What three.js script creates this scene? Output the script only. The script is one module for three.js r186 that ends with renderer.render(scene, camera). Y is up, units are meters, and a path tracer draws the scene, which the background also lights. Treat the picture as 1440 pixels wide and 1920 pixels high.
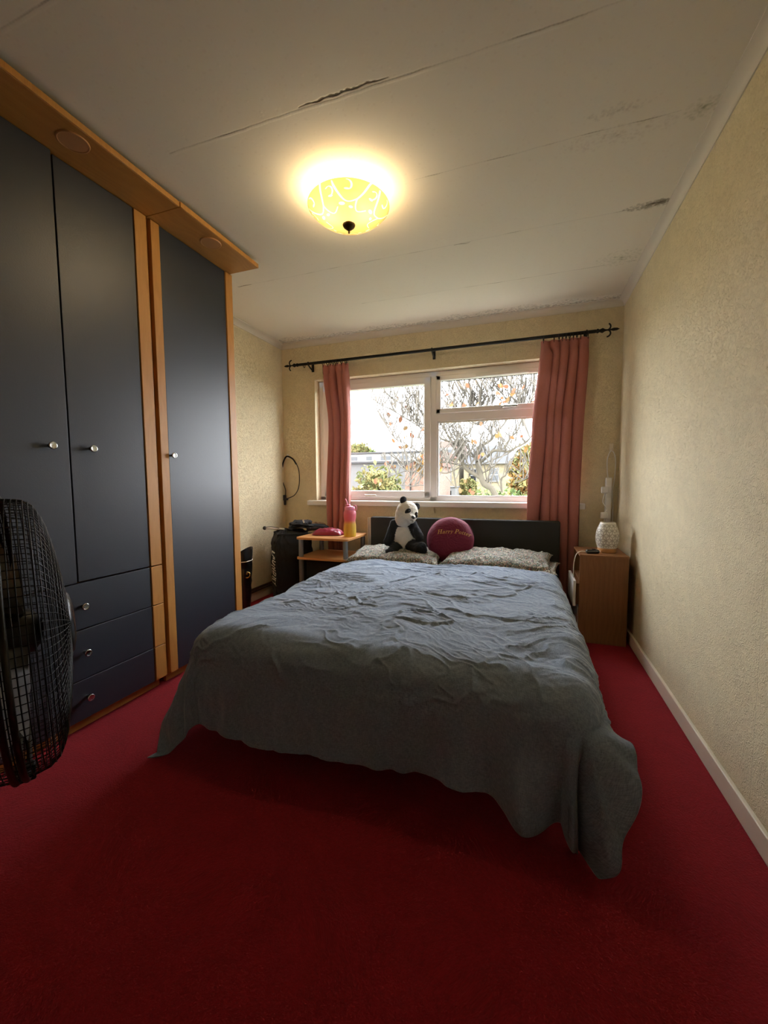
import * as THREE from 'three';
import { RoundedBoxGeometry } from 'three/addons/geometries/RoundedBoxGeometry.js';
import { mergeGeometries, mergeVertices } from 'three/addons/utils/BufferGeometryUtils.js';
import { MarchingCubes } from 'three/addons/objects/MarchingCubes.js';
import { createNoise2D, createNoise3D } from 'simplex-noise';

// ---------------------------------------------------------------- camera, sky, exposure
const scene = new THREE.Scene();
const camera = new THREE.PerspectiveCamera(102.92, 1440 / 1920, 0.05, 300);
camera.position.set(0, 1.0637, 0);
camera.rotation.set(-0.0748, 0.3365, -0.0052, 'YXZ');
const renderer = new THREE.WebGLRenderer({ antialias: true });
renderer.toneMapping = THREE.LinearToneMapping;
renderer.toneMappingExposure = 1.0;
renderer.shadowMap.enabled = true;
scene.background = new THREE.Color().setRGB(15.4, 16.0, 16.8);          // even overcast sky
const LAMP_POWER = 0.27;                                              // candela of each of the two bulbs

// ---------------------------------------------------------------- helpers
function rng(seed) { let s = seed | 0; return () => { s = (s + 0x6d2b79f5) | 0; let t = Math.imul(s ^ (s >>> 15), 1 | s); t = (t + Math.imul(t ^ (t >>> 7), 61 | t)) ^ t; return ((t ^ (t >>> 14)) >>> 0) / 4294967296; }; }
const R = rng(11);
const n2 = createNoise2D(rng(5)), n3 = createNoise3D(rng(6));
const V = (x, y, z) => new THREE.Vector3(x, y, z);
const clamp = (x, a = 0, b = 1) => Math.min(b, Math.max(a, x));
const sstep = (a, b, x) => { const t = clamp((x - a) / (b - a)); return t * t * (3 - 2 * t); };
const fbm2 = (x, y, o = 4) => { let s = 0, a = 0.5; for (let i = 0; i < o; i++) { s += a * n2(x, y); x = x * 2.03 + 17.1; y = y * 2.03 - 9.3; a *= 0.5; } return s; };
const used = {};
function numbered(name) { const k = used[name] = (used[name] ?? -1) + 1; return k ? `${name}_${String(k).padStart(3, '0')}` : name; }
function thing(name, label, category, pos = [0, 0, 0], turn = 0, group) {
  const o = new THREE.Group(); o.name = numbered(name); o.position.set(...pos); o.rotation.y = turn;
  o.userData = { label, category }; if (group) o.userData.group = group;
  scene.add(o); return o;
}
function part(name, geo, mat, parent, label) { const m = new THREE.Mesh(geo, mat); m.name = name; if (label) m.userData.label = label; parent.add(m); return m; }
function solo(name, geo, mat, label, category, group) { const m = new THREE.Mesh(geo, mat); m.name = numbered(name); m.userData = { label, category }; if (group) m.userData.group = group; scene.add(m); return m; }
function struct(name, geo, mat) { const m = geo ? new THREE.Mesh(geo, mat) : new THREE.Group(); m.name = numbered(name); m.userData.kind = 'structure'; scene.add(m); return m; }
// geometry
function uvBox(g, swap = false) {                                       // uv in metres by the face's main axis
  g = g.index ? g.toNonIndexed() : g;
  const p = g.attributes.position, uv = new Float32Array(p.count * 2), a = V(), b = V(), c = V(), n = V();
  for (let i = 0; i < p.count; i += 3) {
    a.fromBufferAttribute(p, i); b.fromBufferAttribute(p, i + 1); c.fromBufferAttribute(p, i + 2);
    n.copy(b).sub(a).cross(c.clone().sub(a)); const x = Math.abs(n.x), y = Math.abs(n.y), z = Math.abs(n.z);
    [a, b, c].forEach((q, k) => {
      let u, v; if (x >= y && x >= z) { u = q.z; v = q.y; } else if (y >= z) { u = q.x; v = q.z; } else { u = q.x; v = q.y; }
      uv[(i + k) * 2] = swap ? v : u; uv[(i + k) * 2 + 1] = swap ? u : v;
    });
  }
  g.setAttribute('uv', new THREE.BufferAttribute(uv, 2)); return g;
}
function box(x0, x1, y0, y1, z0, z1, r = 0.002, swap = false) {
  const w = x1 - x0, h = y1 - y0, d = z1 - z0;
  const g = r > 0 ? new RoundedBoxGeometry(w, h, d, 2, Math.min(r, w / 2.01, h / 2.01, d / 2.01)) : new THREE.BoxGeometry(w, h, d);
  g.translate((x0 + x1) / 2, (y0 + y1) / 2, (z0 + z1) / 2); return uvBox(g, swap);
}
const clean = (g) => { g = g.index ? g.toNonIndexed() : g; for (const k of Object.keys(g.attributes)) if (!['position', 'normal', 'uv'].includes(k)) g.deleteAttribute(k); return g; };
const merge = (list) => mergeGeometries(list.map(clean));
const tube = (pts, r, seg = 40, rad = 8, closed = false) => new THREE.TubeGeometry(new THREE.CatmullRomCurve3(pts.map((p) => V(...p)), closed), seg, r, rad, closed);
const lathe = (pts, seg = 40) => new THREE.LatheGeometry(pts.map(([x, y]) => new THREE.Vector2(x, y)), seg);
const cyl = (r0, r1, h, x, y, z, seg = 20) => new THREE.CylinderGeometry(r1, r0, h, seg).translate(x, y + h / 2, z);
function grid(nu, nv, f, uvs = [1, 1], closeU = false) {                // surface from f(u, v) -> [x, y, z]
  const pos = [], uv = [], idx = [];
  for (let j = 0; j <= nv; j++) for (let i = 0; i <= nu; i++) { pos.push(...f(i / nu, j / nv)); uv.push(i / nu * uvs[0], j / nv * uvs[1]); }
  for (let j = 0; j < nv; j++) for (let i = 0; i < nu; i++) { const a = j * (nu + 1) + i, b = a + 1, c = a + nu + 1, d = c + 1; idx.push(a, b, d, a, d, c); }
  const g = new THREE.BufferGeometry(); g.setAttribute('position', new THREE.Float32BufferAttribute(pos, 3)); g.setAttribute('uv', new THREE.Float32BufferAttribute(uv, 2)); g.setIndex(idx); g.computeVertexNormals();
  if (closeU) { const n = g.attributes.normal; for (let j = 0; j <= nv; j++) { const a = j * (nu + 1), b = a + nu; const m = V(n.getX(a) + n.getX(b), n.getY(a) + n.getY(b), n.getZ(a) + n.getZ(b)).normalize(); n.setXYZ(a, m.x, m.y, m.z); n.setXYZ(b, m.x, m.y, m.z); } }
  return g;
}
// textures
function dataTex(w, h, f, srgb, rx = 1, ry = 1) {
  const d = new Uint8Array(w * h * 4);
  for (let j = 0; j < h; j++) for (let i = 0; i < w; i++) { const c = f(i / w, j / h, i, j), o = (j * w + i) * 4; if (c.length) { d[o] = c[0]; d[o + 1] = c[1]; d[o + 2] = c[2]; } else d[o] = d[o + 1] = d[o + 2] = c; d[o + 3] = 255; }
  return finish(new THREE.DataTexture(d, w, h), srgb, rx, ry);
}
function finish(t, srgb, rx, ry) { t.wrapS = t.wrapT = THREE.RepeatWrapping; t.magFilter = THREE.LinearFilter; t.minFilter = THREE.LinearFilter; t.repeat.set(rx, ry); if (srgb) t.colorSpace = THREE.SRGBColorSpace; t.needsUpdate = true; return t; }
function canvasTex(w, h, draw, srgb, rx = 1, ry = 1) { const c = document.createElement('canvas'); c.width = w; c.height = h; draw(c.getContext('2d'), w, h); return finish(new THREE.CanvasTexture(c), srgb, rx, ry); }
// noise that repeats after one tile, 0..1
const tiled = (u, v, f, seed = 0) => { const a = u * 2 * Math.PI, b = v * 2 * Math.PI, r = f / (2 * Math.PI); return 0.5 + 0.5 * n3(Math.cos(a) * r + seed + Math.cos(b) * r * 0.7, Math.sin(a) * r + Math.sin(b) * r * 0.7, Math.cos(b) * r - Math.sin(b) * r + seed); };
const std = (o) => new THREE.MeshStandardMaterial(o), phy = (o) => new THREE.MeshPhysicalMaterial(o);

// ---------------------------------------------------------------- materials
const mixc = (a, b, t) => [0, 1, 2].map((i) => a[i] + (b[i] - a[i]) * t);
const WT = 0.53;                                                        // wallpaper drop width
const paperBump = canvasTex(1024, 1024, (c, w, h) => {
  c.fillStyle = '#707070'; c.fillRect(0, 0, w, h); const r = rng(21);
  for (let k = 0; k < 5200; k++) {
    const x = r() * w, y = r() * h, a = r() * 6.28, l = 8 + r() * 20, b = (r() - 0.5) * 14, g = r() > 0.42 ? 150 + r() * 105 : 20 + r() * 60;
    c.strokeStyle = `rgba(${g},${g},${g},0.75)`; c.lineWidth = 2.5 + r() * 4; c.lineCap = 'round';
    for (const ox of [-w, 0, w]) for (const oy of [-h, 0, h]) { if (x + ox < -40 || x + ox > w + 40 || y + oy < -40 || y + oy > h + 40) continue; c.beginPath(); c.moveTo(x + ox, y + oy); c.quadraticCurveTo(x + ox + Math.cos(a) * l / 2 - Math.sin(a) * b, y + oy + Math.sin(a) * l / 2 + Math.cos(a) * b, x + ox + Math.cos(a) * l, y + oy + Math.sin(a) * l); c.stroke(); }
  }
  c.fillStyle = '#303030'; c.fillRect(0, 0, 3, h);
}, false, 1 / WT, 1 / WT);
const paperMap = dataTex(512, 512, (u, v, i) => {
  const t = tiled(u, v, 9), s = tiled(u, v, 60, 4), q = tiled(u, v, 3, 9); const k = 0.95 + 0.025 * t + 0.035 * s;
  const seam = i === 0 ? 0.85 : 1; const c = mixc([236, 221, 184], [230, 215, 179], q);
  return c.map((x) => clamp(x * k * seam, 0, 255));
}, true, 1 / WT, 1 / WT);
const M = {};
M.paper = std({ map: paperMap, bumpMap: paperBump, bumpScale: 0.0055, roughness: 0.82 });
// ceiling: lining paper with split seams and damp stains, drawn in room metres (x -2.5..0.9, z -3.8..1.4)
const CX = -2.5, CZ = -3.8, CW = 3.4, CD = 5.2;
const cpx = (c, x, z, w, h) => [(x - CX) / CW * w, (z - CZ) / CD * h];
const SEAMS = [[-1.382, -1.4, 0.66], [-1.86, -0.5, 0.5], [-2.415, -1.9, 0.66], [-2.95, -1.2, 0.6], [-0.86, -1.6, 0.66]];
function ceilDraw(c, w, h, bump) {
  const r = rng(31); c.fillStyle = bump ? '#808080' : '#e8e1d2'; c.fillRect(0, 0, w, h);
  for (let k = 0; k < 26000; k++) { const g = bump ? 90 + r() * 90 : 216 + r() * 22; c.fillStyle = bump ? `rgba(${g},${g},${g},.5)` : `rgba(${g},${g - 9},${g - 26},.25)`; const s = 1 + r() * 3; c.fillRect(r() * w, r() * h, s, s); }
  for (const [z, x0, x1] of SEAMS) {
    let [px, py] = cpx(c, x0, z, w, h); const ex = cpx(c, x1, z, w, h)[0];
    for (let x = px; x < ex; x += 5) {
      py += (r() - 0.5) * 0.8; const a = 0.12 + 0.5 * Math.max(0, n2(x * 0.012, z * 7));
      if (bump) { c.fillStyle = `rgba(235,235,235,${a + 0.1})`; c.fillRect(x, py - 4, 6, 4); c.fillStyle = `rgba(10,10,10,${a})`; c.fillRect(x, py, 6, 2); }
      else { c.fillStyle = `rgba(110,96,76,${a * 0.75})`; c.fillRect(x, py, 6, 1.6); }
    }
  }
  const tear = (x0, x1, z, amp, dark) => { let [px, py] = cpx(c, x0, z, w, h); const ex = cpx(c, x1, z, w, h)[0]; c.fillStyle = bump ? '#000' : dark; for (let x = px; x < ex; x += 2) { const t = (x - px) / (ex - px), k = Math.sin(Math.PI * t); c.fillRect(x, py + n2(x * 0.03, z) * 2, 2.4, 0.6 + amp * k * (0.6 + 0.4 * n2(x * 0.1, 3))); } };
  tear(-0.80, -0.46, -1.38, 4.5, 'rgba(84,70,54,.9)'); tear(-1.90, -1.79, -2.42, 2, 'rgba(96,80,62,.8)'); tear(0.52, 0.6, -2.40, 4, 'rgba(60,52,42,.8)'); tear(-0.42, -0.33, -2.425, 2, 'rgba(110,94,74,.7)');
  if (!bump) {
    const blot = (x, z, rx, rz, n, col) => { for (let k = 0; k < n; k++) { const a = r() * 6.28, d = Math.pow(r(), 0.8), [px, py] = cpx(c, x + Math.cos(a) * d * rx, z + Math.sin(a) * d * rz, w, h); c.fillStyle = col; const s = 1 + r() * 4; c.fillRect(px, py, s, s); } };
    blot(0.53, -2.41, 0.11, 0.03, 420, 'rgba(96,82,60,.10)'); blot(0.58, -2.40, 0.04, 0.02, 160, 'rgba(80,68,50,.12)'); blot(0.30, -1.90, 0.2, 0.06, 300, 'rgba(120,106,82,.05)'); blot(0.5, -2.90, 0.14, 0.09, 420, 'rgba(110,98,76,.06)'); blot(0.57, -1.87, 0.06, 0.05, 200, 'rgba(110,94,70,.06)'); blot(0.28, -1.78, 0.10, 0.03, 120, 'rgba(120,104,80,.06)');
    for (let k = 0; k < 5200; k++) { const x = -2.25 + r() * 2.87, a = 0.6 + 0.4 * n2(x * 3, 2), z = -3.50 + Math.pow(r(), 2.2) * 0.13 * a, [px, py] = cpx(c, x, z, w, h); c.fillStyle = 'rgba(84,74,58,.13)'; c.fillRect(px, py, 2 + r() * 5, 1.5 + r() * 2); }   // sooty mould specks along the window wall
  }
}
const ceilMap = canvasTex(1340, 2048, (c, w, h) => ceilDraw(c, w, h, false), true), ceilBump = canvasTex(1340, 2048, (c, w, h) => ceilDraw(c, w, h, true), false);
ceilMap.flipY = ceilBump.flipY = false;
M.ceiling = std({ map: ceilMap, bumpMap: ceilBump, bumpScale: 0.0025, roughness: 0.9 });
const carpetMap = dataTex(512, 512, (u, v) => { const s = tiled(u, v, 170), t = tiled(u, v, 40, 3), q = tiled(u, v, 6, 7); return mixc([118, 7, 20], [156, 16, 34], 0.5 * s + 0.3 * t + 0.2 * q); }, true, 1 / 0.7, 1 / 0.7);
const carpetBump = dataTex(512, 512, (u, v) => 255 * (0.6 * tiled(u, v, 210, 2) + 0.4 * tiled(u, v, 80, 5)), false, 1 / 0.7, 1 / 0.7);
M.carpet = phy({ map: carpetMap, bumpMap: carpetBump, bumpScale: 0.002, roughness: 1, sheen: 1, sheenColor: new THREE.Color(1.0, 0.09, 0.16), sheenRoughness: 0.7 });
const wood = (a, b, seed, f = 1, wav = 1) => dataTex(512, 512, (u, v) => {
  const w = tiled(u, v, 2.2, seed) * 2.2 * wav, g = tiled(u * 1 + 0, v, 1.5, seed + 3); const s = 0.5 + 0.5 * Math.sin((u * 9 + w) * 2 * Math.PI * f), fine = 0.5 + 0.5 * n3(u * 190, v * 5, seed), pore = n3(u * 260, v * 14, seed + 9) > 0.62 ? 0.25 : 0;
  return mixc(a, b, clamp(0.18 * s + 0.45 * fine + 0.37 * g + pore));
}, true, 1 / 0.4, 1 / 0.9);
const beechTex = wood([202, 146, 74], [174, 118, 54], 1);
M.beech = std({ map: beechTex, roughness: 0.48 });
M.oak = std({ map: wood([154, 106, 64], [120, 78, 44], 3, 1.6, 0.35), roughness: 0.55 });
M.tableWood = std({ map: wood([214, 160, 100], [190, 134, 78], 4, 0.7), roughness: 0.5 });
const peel = dataTex(256, 256, (u, v) => 255 * (0.5 * tiled(u, v, 90) + 0.5 * tiled(u, v, 30, 3)), false, 1 / 0.25, 1 / 0.25);
M.navy = phy({ color: new THREE.Color().setRGB(0.013, 0.017, 0.030), roughness: 0.46, ior: 1.65, bumpMap: peel, bumpScale: 0.00018 });
M.navyEdge = std({ color: new THREE.Color().setRGB(0.02, 0.025, 0.04), roughness: 0.4 });
M.dark = std({ color: 0x120f0d, roughness: 0.8 });
M.white = std({ color: 0xece9e4, roughness: 0.45 });
M.upvc = phy({ color: 0xefecea, roughness: 0.32, clearcoat: 0.2, clearcoatRoughness: 0.2 });
M.gloss = std({ color: 0xe6dcc8, roughness: 0.35 });
M.cove = std({ color: 0xd8d0c2, roughness: 0.75 });
M.chrome = std({ color: 0xc8c8c6, roughness: 0.25, metalness: 1 });
M.iron = std({ color: 0x15120f, roughness: 0.5, metalness: 0.4 });
M.glass = phy({ color: 0xffffff, transmission: 1, roughness: 0, thickness: 0, ior: 1.5 });

// ---------------------------------------------------------------- the room
const XL = -2.30, XR = 0.66, ZB = -3.553, ZF = 0.85, H = 2.40, ZH = 2.3, T = 0.2;
const WX0 = -1.94, WX1 = 0.36, WY0 = 0.872, WY1 = 2.035;                 // window opening
struct('floor', box(XL - T, XR + T, -T, 0, ZB - T, ZH + T, 0), M.carpet);
{
  const g = box(XL - T, XR + T, H, H + T, ZB - T, ZH + T, 0), p = g.attributes.position, uv = g.attributes.uv;
  for (let i = 0; i < p.count; i++) uv.setXY(i, (p.getX(i) - CX) / CW, (p.getZ(i) - CZ) / CD);
  struct('ceiling', g, M.ceiling);
}
struct('wall_left', box(XL - T, XL, 0, H, ZB - T, ZF + T, 0), M.paper);
{ const g = box(XR, XR + T, 0, H, ZB - T, ZF + T, 0), uv = g.attributes.uv; for (let i = 0; i < uv.count; i++) uv.setX(i, uv.getX(i) + 1.472); struct('wall_right', g, M.paper); }
struct('wall_front', merge([box(XL, -0.55, 0, H, ZF, ZF + T, 0), box(0.32, XR, 0, H, ZF, ZF + T, 0), box(-0.55, 0.32, 2.02, H, ZF, ZF + T, 0)]), M.paper);   // the open doorway behind the camera and the unlit landing beyond
struct('wall_landing', merge([box(XL, XR, 0, H, ZH, ZH + T, 0), box(XL - T, XL, 0, H, ZF + T, ZH + T, 0), box(XR, XR + T, 0, H, ZF + T, ZH + T, 0)]), M.paper);
{
  const s = new THREE.Shape([[XL, 0], [XR, 0], [XR, H], [XL, H]].map(([x, y]) => new THREE.Vector2(x, y)));
  s.holes.push(new THREE.Path([[WX0, WY0], [WX0, WY1], [WX1, WY1], [WX1, WY0]].map(([x, y]) => new THREE.Vector2(x, y))));
  const g = uvBox(new THREE.ExtrudeGeometry(s, { depth: T, bevelEnabled: false }).translate(0, 0, ZB - T)), uv = g.attributes.uv;
  for (let i = 0; i < uv.count; i++) uv.setX(i, uv.getX(i) + 0.715);
  struct('wall_back', g, M.paper);
  // two curled strips of peeling paper under the sill
  const curl = (x, y, label) => solo('paper_peel', grid(6, 10, (u, v) => { const a = v * 3.6; return [x + (u - 0.5) * 0.014 + v * 0.018, y - v * 0.05, ZB + 0.003 + 0.012 * (1 - Math.cos(a)) * (0.6 + 0.4 * u)]; }), M.paper, label, 'wallpaper strip');
  curl(-0.775, 0.832, 'curled strip of peeling wallpaper under the sill just above the plush panda'); curl(-0.25, 0.825, 'curled strip of peeling wallpaper under the sill above bare headboard');
}
// coving: a small hollow plaster curve
function cove(name, len, place) {
  const s = new THREE.Shape(); s.moveTo(0, 0); s.lineTo(0, -0.045); s.lineTo(0.005, -0.045); s.quadraticCurveTo(0.010, -0.012, 0.044, -0.005); s.lineTo(0.044, 0); s.closePath();
  const g = new THREE.ExtrudeGeometry(s, { depth: len, bevelEnabled: false, curveSegments: 10 }); place(g); struct(name, uvBox(g), M.cove);
}
cove('trim_1', ZF - ZB, (g) => g.rotateY(Math.PI).translate(XR, H, ZF));
cove('trim_2', ZF - ZB, (g) => g.translate(XL, H, ZB));
cove('trim_3', XR - XL, (g) => g.rotateY(-Math.PI / 2).translate(XR, H, ZB));
struct('baseboard_right', box(XR - 0.015, XR, 0, 0.075, ZB, ZF, 0.004), M.gloss);
struct('baseboard_left', box(XL, XL + 0.015, 0, 0.075, ZB, ZF, 0.004), M.gloss);
struct('baseboard_back', box(XL + 0.015, XR - 0.015, 0, 0.075, ZB, ZB + 0.015, 0.004), M.gloss);
solo('heating_pipe', merge([tube([[XL + 0.03, 0.115, ZB + 0.02], [XL + 0.03, 0.115, -2.3]], 0.011, 4, 10), tube([[XL + 0.03, 0.092, ZB + 0.02], [XL + 0.03, 0.092, -2.3]], 0.009, 4, 10)]), std({ color: 0x3a2018, roughness: 0.5 }), 'dark painted heating pipe running above the skirting on the left wall', 'pipe');

// ---------------------------------------------------------------- window_1
const win = struct('window_1');
{
  const z0 = -3.70, z1 = -3.64, L = WX0, Rr = WX1, B = WY0 + 0.012, Tp = WY1, fr = 0.055, mx0 = -0.835, mx1 = -0.765, ty0 = 1.592, ty1 = 1.672;
  const bar = (a, b, c, d, za = z0, zb = z1, r = 0.006) => box(a, b, c, d, za, zb, r);
  part('frame', merge([bar(L, L + fr, B, Tp), bar(Rr - fr, Rr, B, Tp), bar(L, Rr, Tp - fr, Tp), bar(L, Rr, B, B + 0.04)]), M.upvc, win);
  part('mullion', bar(mx0, mx1, B, Tp), M.upvc, win);
  part('transom', bar(mx1 - 0.005, Rr - fr, ty0, ty1), M.upvc, win);
  const sash = (x0, x1, y0, y1, w) => { const s = part('sash', merge([bar(x0, x1, y0, y0 + w, z0 + 0.01, z1 + 0.012, 0.008), bar(x0, x1, y1 - w, y1, z0 + 0.01, z1 + 0.012, 0.008), bar(x0, x0 + w, y0, y1, z0 + 0.01, z1 + 0.012, 0.008), bar(x1 - w, x1, y0, y1, z0 + 0.01, z1 + 0.012, 0.008)]), M.upvc, win); return s; };
  const s1 = sash(L + fr - 0.012, mx0 + 0.012, B + 0.03, Tp - fr + 0.012, 0.062), s2 = sash(mx1 - 0.012, Rr - fr + 0.012, ty1 - 0.012, Tp - fr + 0.012, 0.045);
  const pane = (x0, x1, y0, y1, par) => part('pane', new THREE.PlaneGeometry(x1 - x0, y1 - y0).translate((x0 + x1) / 2, (y0 + y1) / 2, -3.675), M.glass, par);
  pane(L + fr + 0.05, mx0 - 0.04, B + 0.085, Tp - fr - 0.04, s1); pane(mx1 + 0.03, Rr - fr - 0.03, ty1 + 0.03, Tp - fr - 0.03, s2); pane(mx1 - 0.004, Rr - fr, B + 0.036, ty0 + 0.004, win);
  const gasket = std({ color: 0x2a2a2a, roughness: 0.7 });
  const ring = (x0, x1, y0, y1, par) => part('gasket', merge([bar(x0, x1, y0, y0 + 0.004, -3.672, -3.667, 0), bar(x0, x1, y1 - 0.004, y1, -3.672, -3.667, 0), bar(x0, x0 + 0.004, y0, y1, -3.672, -3.667, 0), bar(x1 - 0.004, x1, y0, y1, -3.672, -3.667, 0)]), gasket, par);
  ring(mx1, Rr - fr, B + 0.04, ty0, win); ring(mx1 + 0.033, Rr - fr - 0.033, ty1 + 0.033, Tp - fr - 0.033, s2);
  part('glazing_bead', merge([bar(mx1, mx1 + 0.014, B + 0.036, ty0, z1 - 0.02, z1 - 0.004, 0.003), bar(mx1, Rr - fr, B + 0.036, B + 0.052, z1 - 0.02, z1 - 0.004, 0.003), bar(mx1, Rr - fr, ty0 - 0.014, ty0, z1 - 0.02, z1 - 0.004, 0.003)]), M.upvc, win);
  const handle = (x, y, par) => part('handle', merge([box(x - 0.05, x - 0.01, y - 0.011, y + 0.011, z1 + 0.01, z1 + 0.026, 0.006), box(x - 0.035, x + 0.085, y - 0.008, y + 0.008, z1 + 0.03, z1 + 0.046, 0.006), box(x - 0.034, x - 0.014, y - 0.009, y + 0.009, z1 + 0.02, z1 + 0.04, 0.005)]), M.chrome, par);
  handle(-1.42, 0.932, s1); handle(-0.17, 1.686, s2);
  part('trickle_vent', box(-0.43, 0.0, 1.948, 1.972, z1 + 0.008, z1 + 0.028, 0.006), M.upvc, s2);
}
struct('trim_4', box(WX0 - 0.085, WX1 + 0.075, WY0 - 0.035, WY0 + 0.012, -3.70, ZB + 0.045, 0.008), M.upvc);   // window board
struct('trim_5', box(WX0 - 0.05, WX1 + 0.05, WY0 - 0.06, WY0 - 0.01, -3.82, -3.70, 0.004), M.white);             // outer sill

// ---------------------------------------------------------------- ceiling lamp
const LX = -0.81, LZ = -1.84;
{
  const t = thing('ceiling_lamp', 'lit frosted glass bowl ceiling lamp with scroll pattern and bronze finial', 'lamp', [LX, 0, LZ]);
  const prof = []; for (let k = 0; k <= 22; k++) { const a = k / 22; prof.push([0.012 + 0.173 * (0.45 * a + 0.55 * Math.sin(a * 1.571)), 2.262 + 0.074 * (0.5 * Math.pow(a, 1.6) + 0.5 * (1 - Math.cos(a * 1.571)))]); }
  prof.push([0.190, 2.340]); prof.push([0.186, 2.343]);
  const scroll = canvasTex(1024, 512, (c, w, h) => {
    c.fillStyle = '#d9b878'; c.fillRect(0, 0, w, h); c.strokeStyle = '#fffbe8'; c.fillStyle = '#fffbe8'; c.lineCap = 'round';
    for (let k = 0; k < 5; k++) { const x = k * w / 5, q = w / 5;
      const vine = (a) => { c.lineWidth = a[0]; c.beginPath(); c.moveTo(x + a[1] * q, a[2] * h); c.bezierCurveTo(x + a[3] * q, a[4] * h, x + a[5] * q, a[6] * h, x + a[7] * q, a[8] * h); c.stroke(); };
      vine([11, 0, 0.08, 0.1, 0.5, 0.25, 0.6, 0.55, 0.45]); vine([10, 0.55, 0.45, 0.72, 0.3, 0.7, 0.15, 0.78, 0.02]); vine([9, 0.3, 0.08, 0.42, 0.1, 0.42, 0.3, 0.3, 0.28]); vine([9, 0.55, 0.45, 0.5, 0.7, 0.7, 0.75, 0.95, 0.6]); vine([8, 0.85, 0.2, 0.98, 0.1, 1.05, 0.3, 0.9, 0.36]);
      for (const [a, b, r] of [[0.29, 0.27, 13], [0.12, 0.55, 20], [0.89, 0.36, 13], [0.4, 0.62, 16]]) { c.beginPath(); c.ellipse(x + a * q, b * h, r, r * 0.8, 0.5, 0, 6.3); c.fill(); } }
  }, true);
  const shade = phy({ map: scroll, transmission: 0.25, thickness: 0, roughness: 0.9, emissive: 0xffd890, emissiveMap: scroll, emissiveIntensity: 0.30, side: THREE.DoubleSide });
  part('glass_shade', lathe(prof, 64), shade, t);
  const bronze = std({ color: 0x4a3a22, metalness: 0.8, roughness: 0.4 });
  part('finial', lathe([[0.0001, 2.222], [0.004, 2.224], [0.005, 2.230], [0.003, 2.234], [0.012, 2.240], [0.026, 2.252], [0.03, 2.260], [0.028, 2.266], [0.0001, 2.268]], 32), bronze, t);
  part('stem', cyl(0.006, 0.006, 0.135, 0, 2.262, 0), bronze, t);
  part('ceiling_plate', lathe([[0.0001, 2.372], [0.05, 2.372], [0.058, 2.378], [0.06, 2.4], [0.0001, 2.4]], 36), M.white, t);
  const bulbMat = std({ color: 0xffffff, emissive: 0xffdfa0, emissiveIntensity: 14 });
  for (const [a, b] of [[0.075, 0.01], [-0.06, 0.05]]) {
    part('bulb', new THREE.SphereGeometry(0.019, 20, 14).translate(a, 2.336, b), bulbMat, t);
    const l = new THREE.PointLight(new THREE.Color(1, 0.85, 0.56), LAMP_POWER, 0, 2); l.name = 'bulb_light'; l.position.set(a, 2.336, b); l.castShadow = true; l.shadow.radius = 1.3; t.add(l);
  }
}

// ---------------------------------------------------------------- wardrobes
const FX = -1.766, SOFF = 2.351;
const knobGeo = lathe([[0.0001, 0], [0.006, 0], [0.006, 0.014], [0.009, 0.018], [0.0145, 0.020], [0.0150, 0.024], [0.0138, 0.028], [0.011, 0.0275], [0.0085, 0.0262], [0.0001, 0.0262]], 28).rotateZ(-Math.PI / 2);
const knobEye = new THREE.CylinderGeometry(0.0045, 0.0045, 0.001, 16).rotateZ(Math.PI / 2).translate(0.0268, 0, 0);
function knob(parent, x, y, z) { const k = part('knob', knobGeo.clone().translate(x, y, z), M.chrome, parent); return k; }
function wardrobeUnit(name, label, z0, z1) {                               // z0 nearer the camera
  const t = thing(name, label, 'wardrobe');
  const bk = XL + 0.012, cz0 = z0, cz1 = z1;
  part('carcass', merge([box(bk, FX - 0.022, 0.05, SOFF, cz1, cz1 + 0.018, 0.001), box(bk, FX - 0.022, 0.05, SOFF, cz0 - 0.018, cz0, 0.001), box(bk, bk + 0.008, 0.05, SOFF, cz1 + 0.018, cz0 - 0.018, 0), box(bk + 0.008, FX - 0.042, 0.05, 0.07, cz1 + 0.018, cz0 - 0.018, 0), box(bk + 0.008, FX - 0.042, SOFF - 0.02, SOFF, cz1 + 0.018, cz0 - 0.018, 0)]), M.beech, t);
  part('plinth', box(FX - 0.06, FX - 0.042, 0, 0.052, cz1 + 0.012, cz0 - 0.012, 0.002, true), M.beech, t);
  return t;
}
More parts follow.
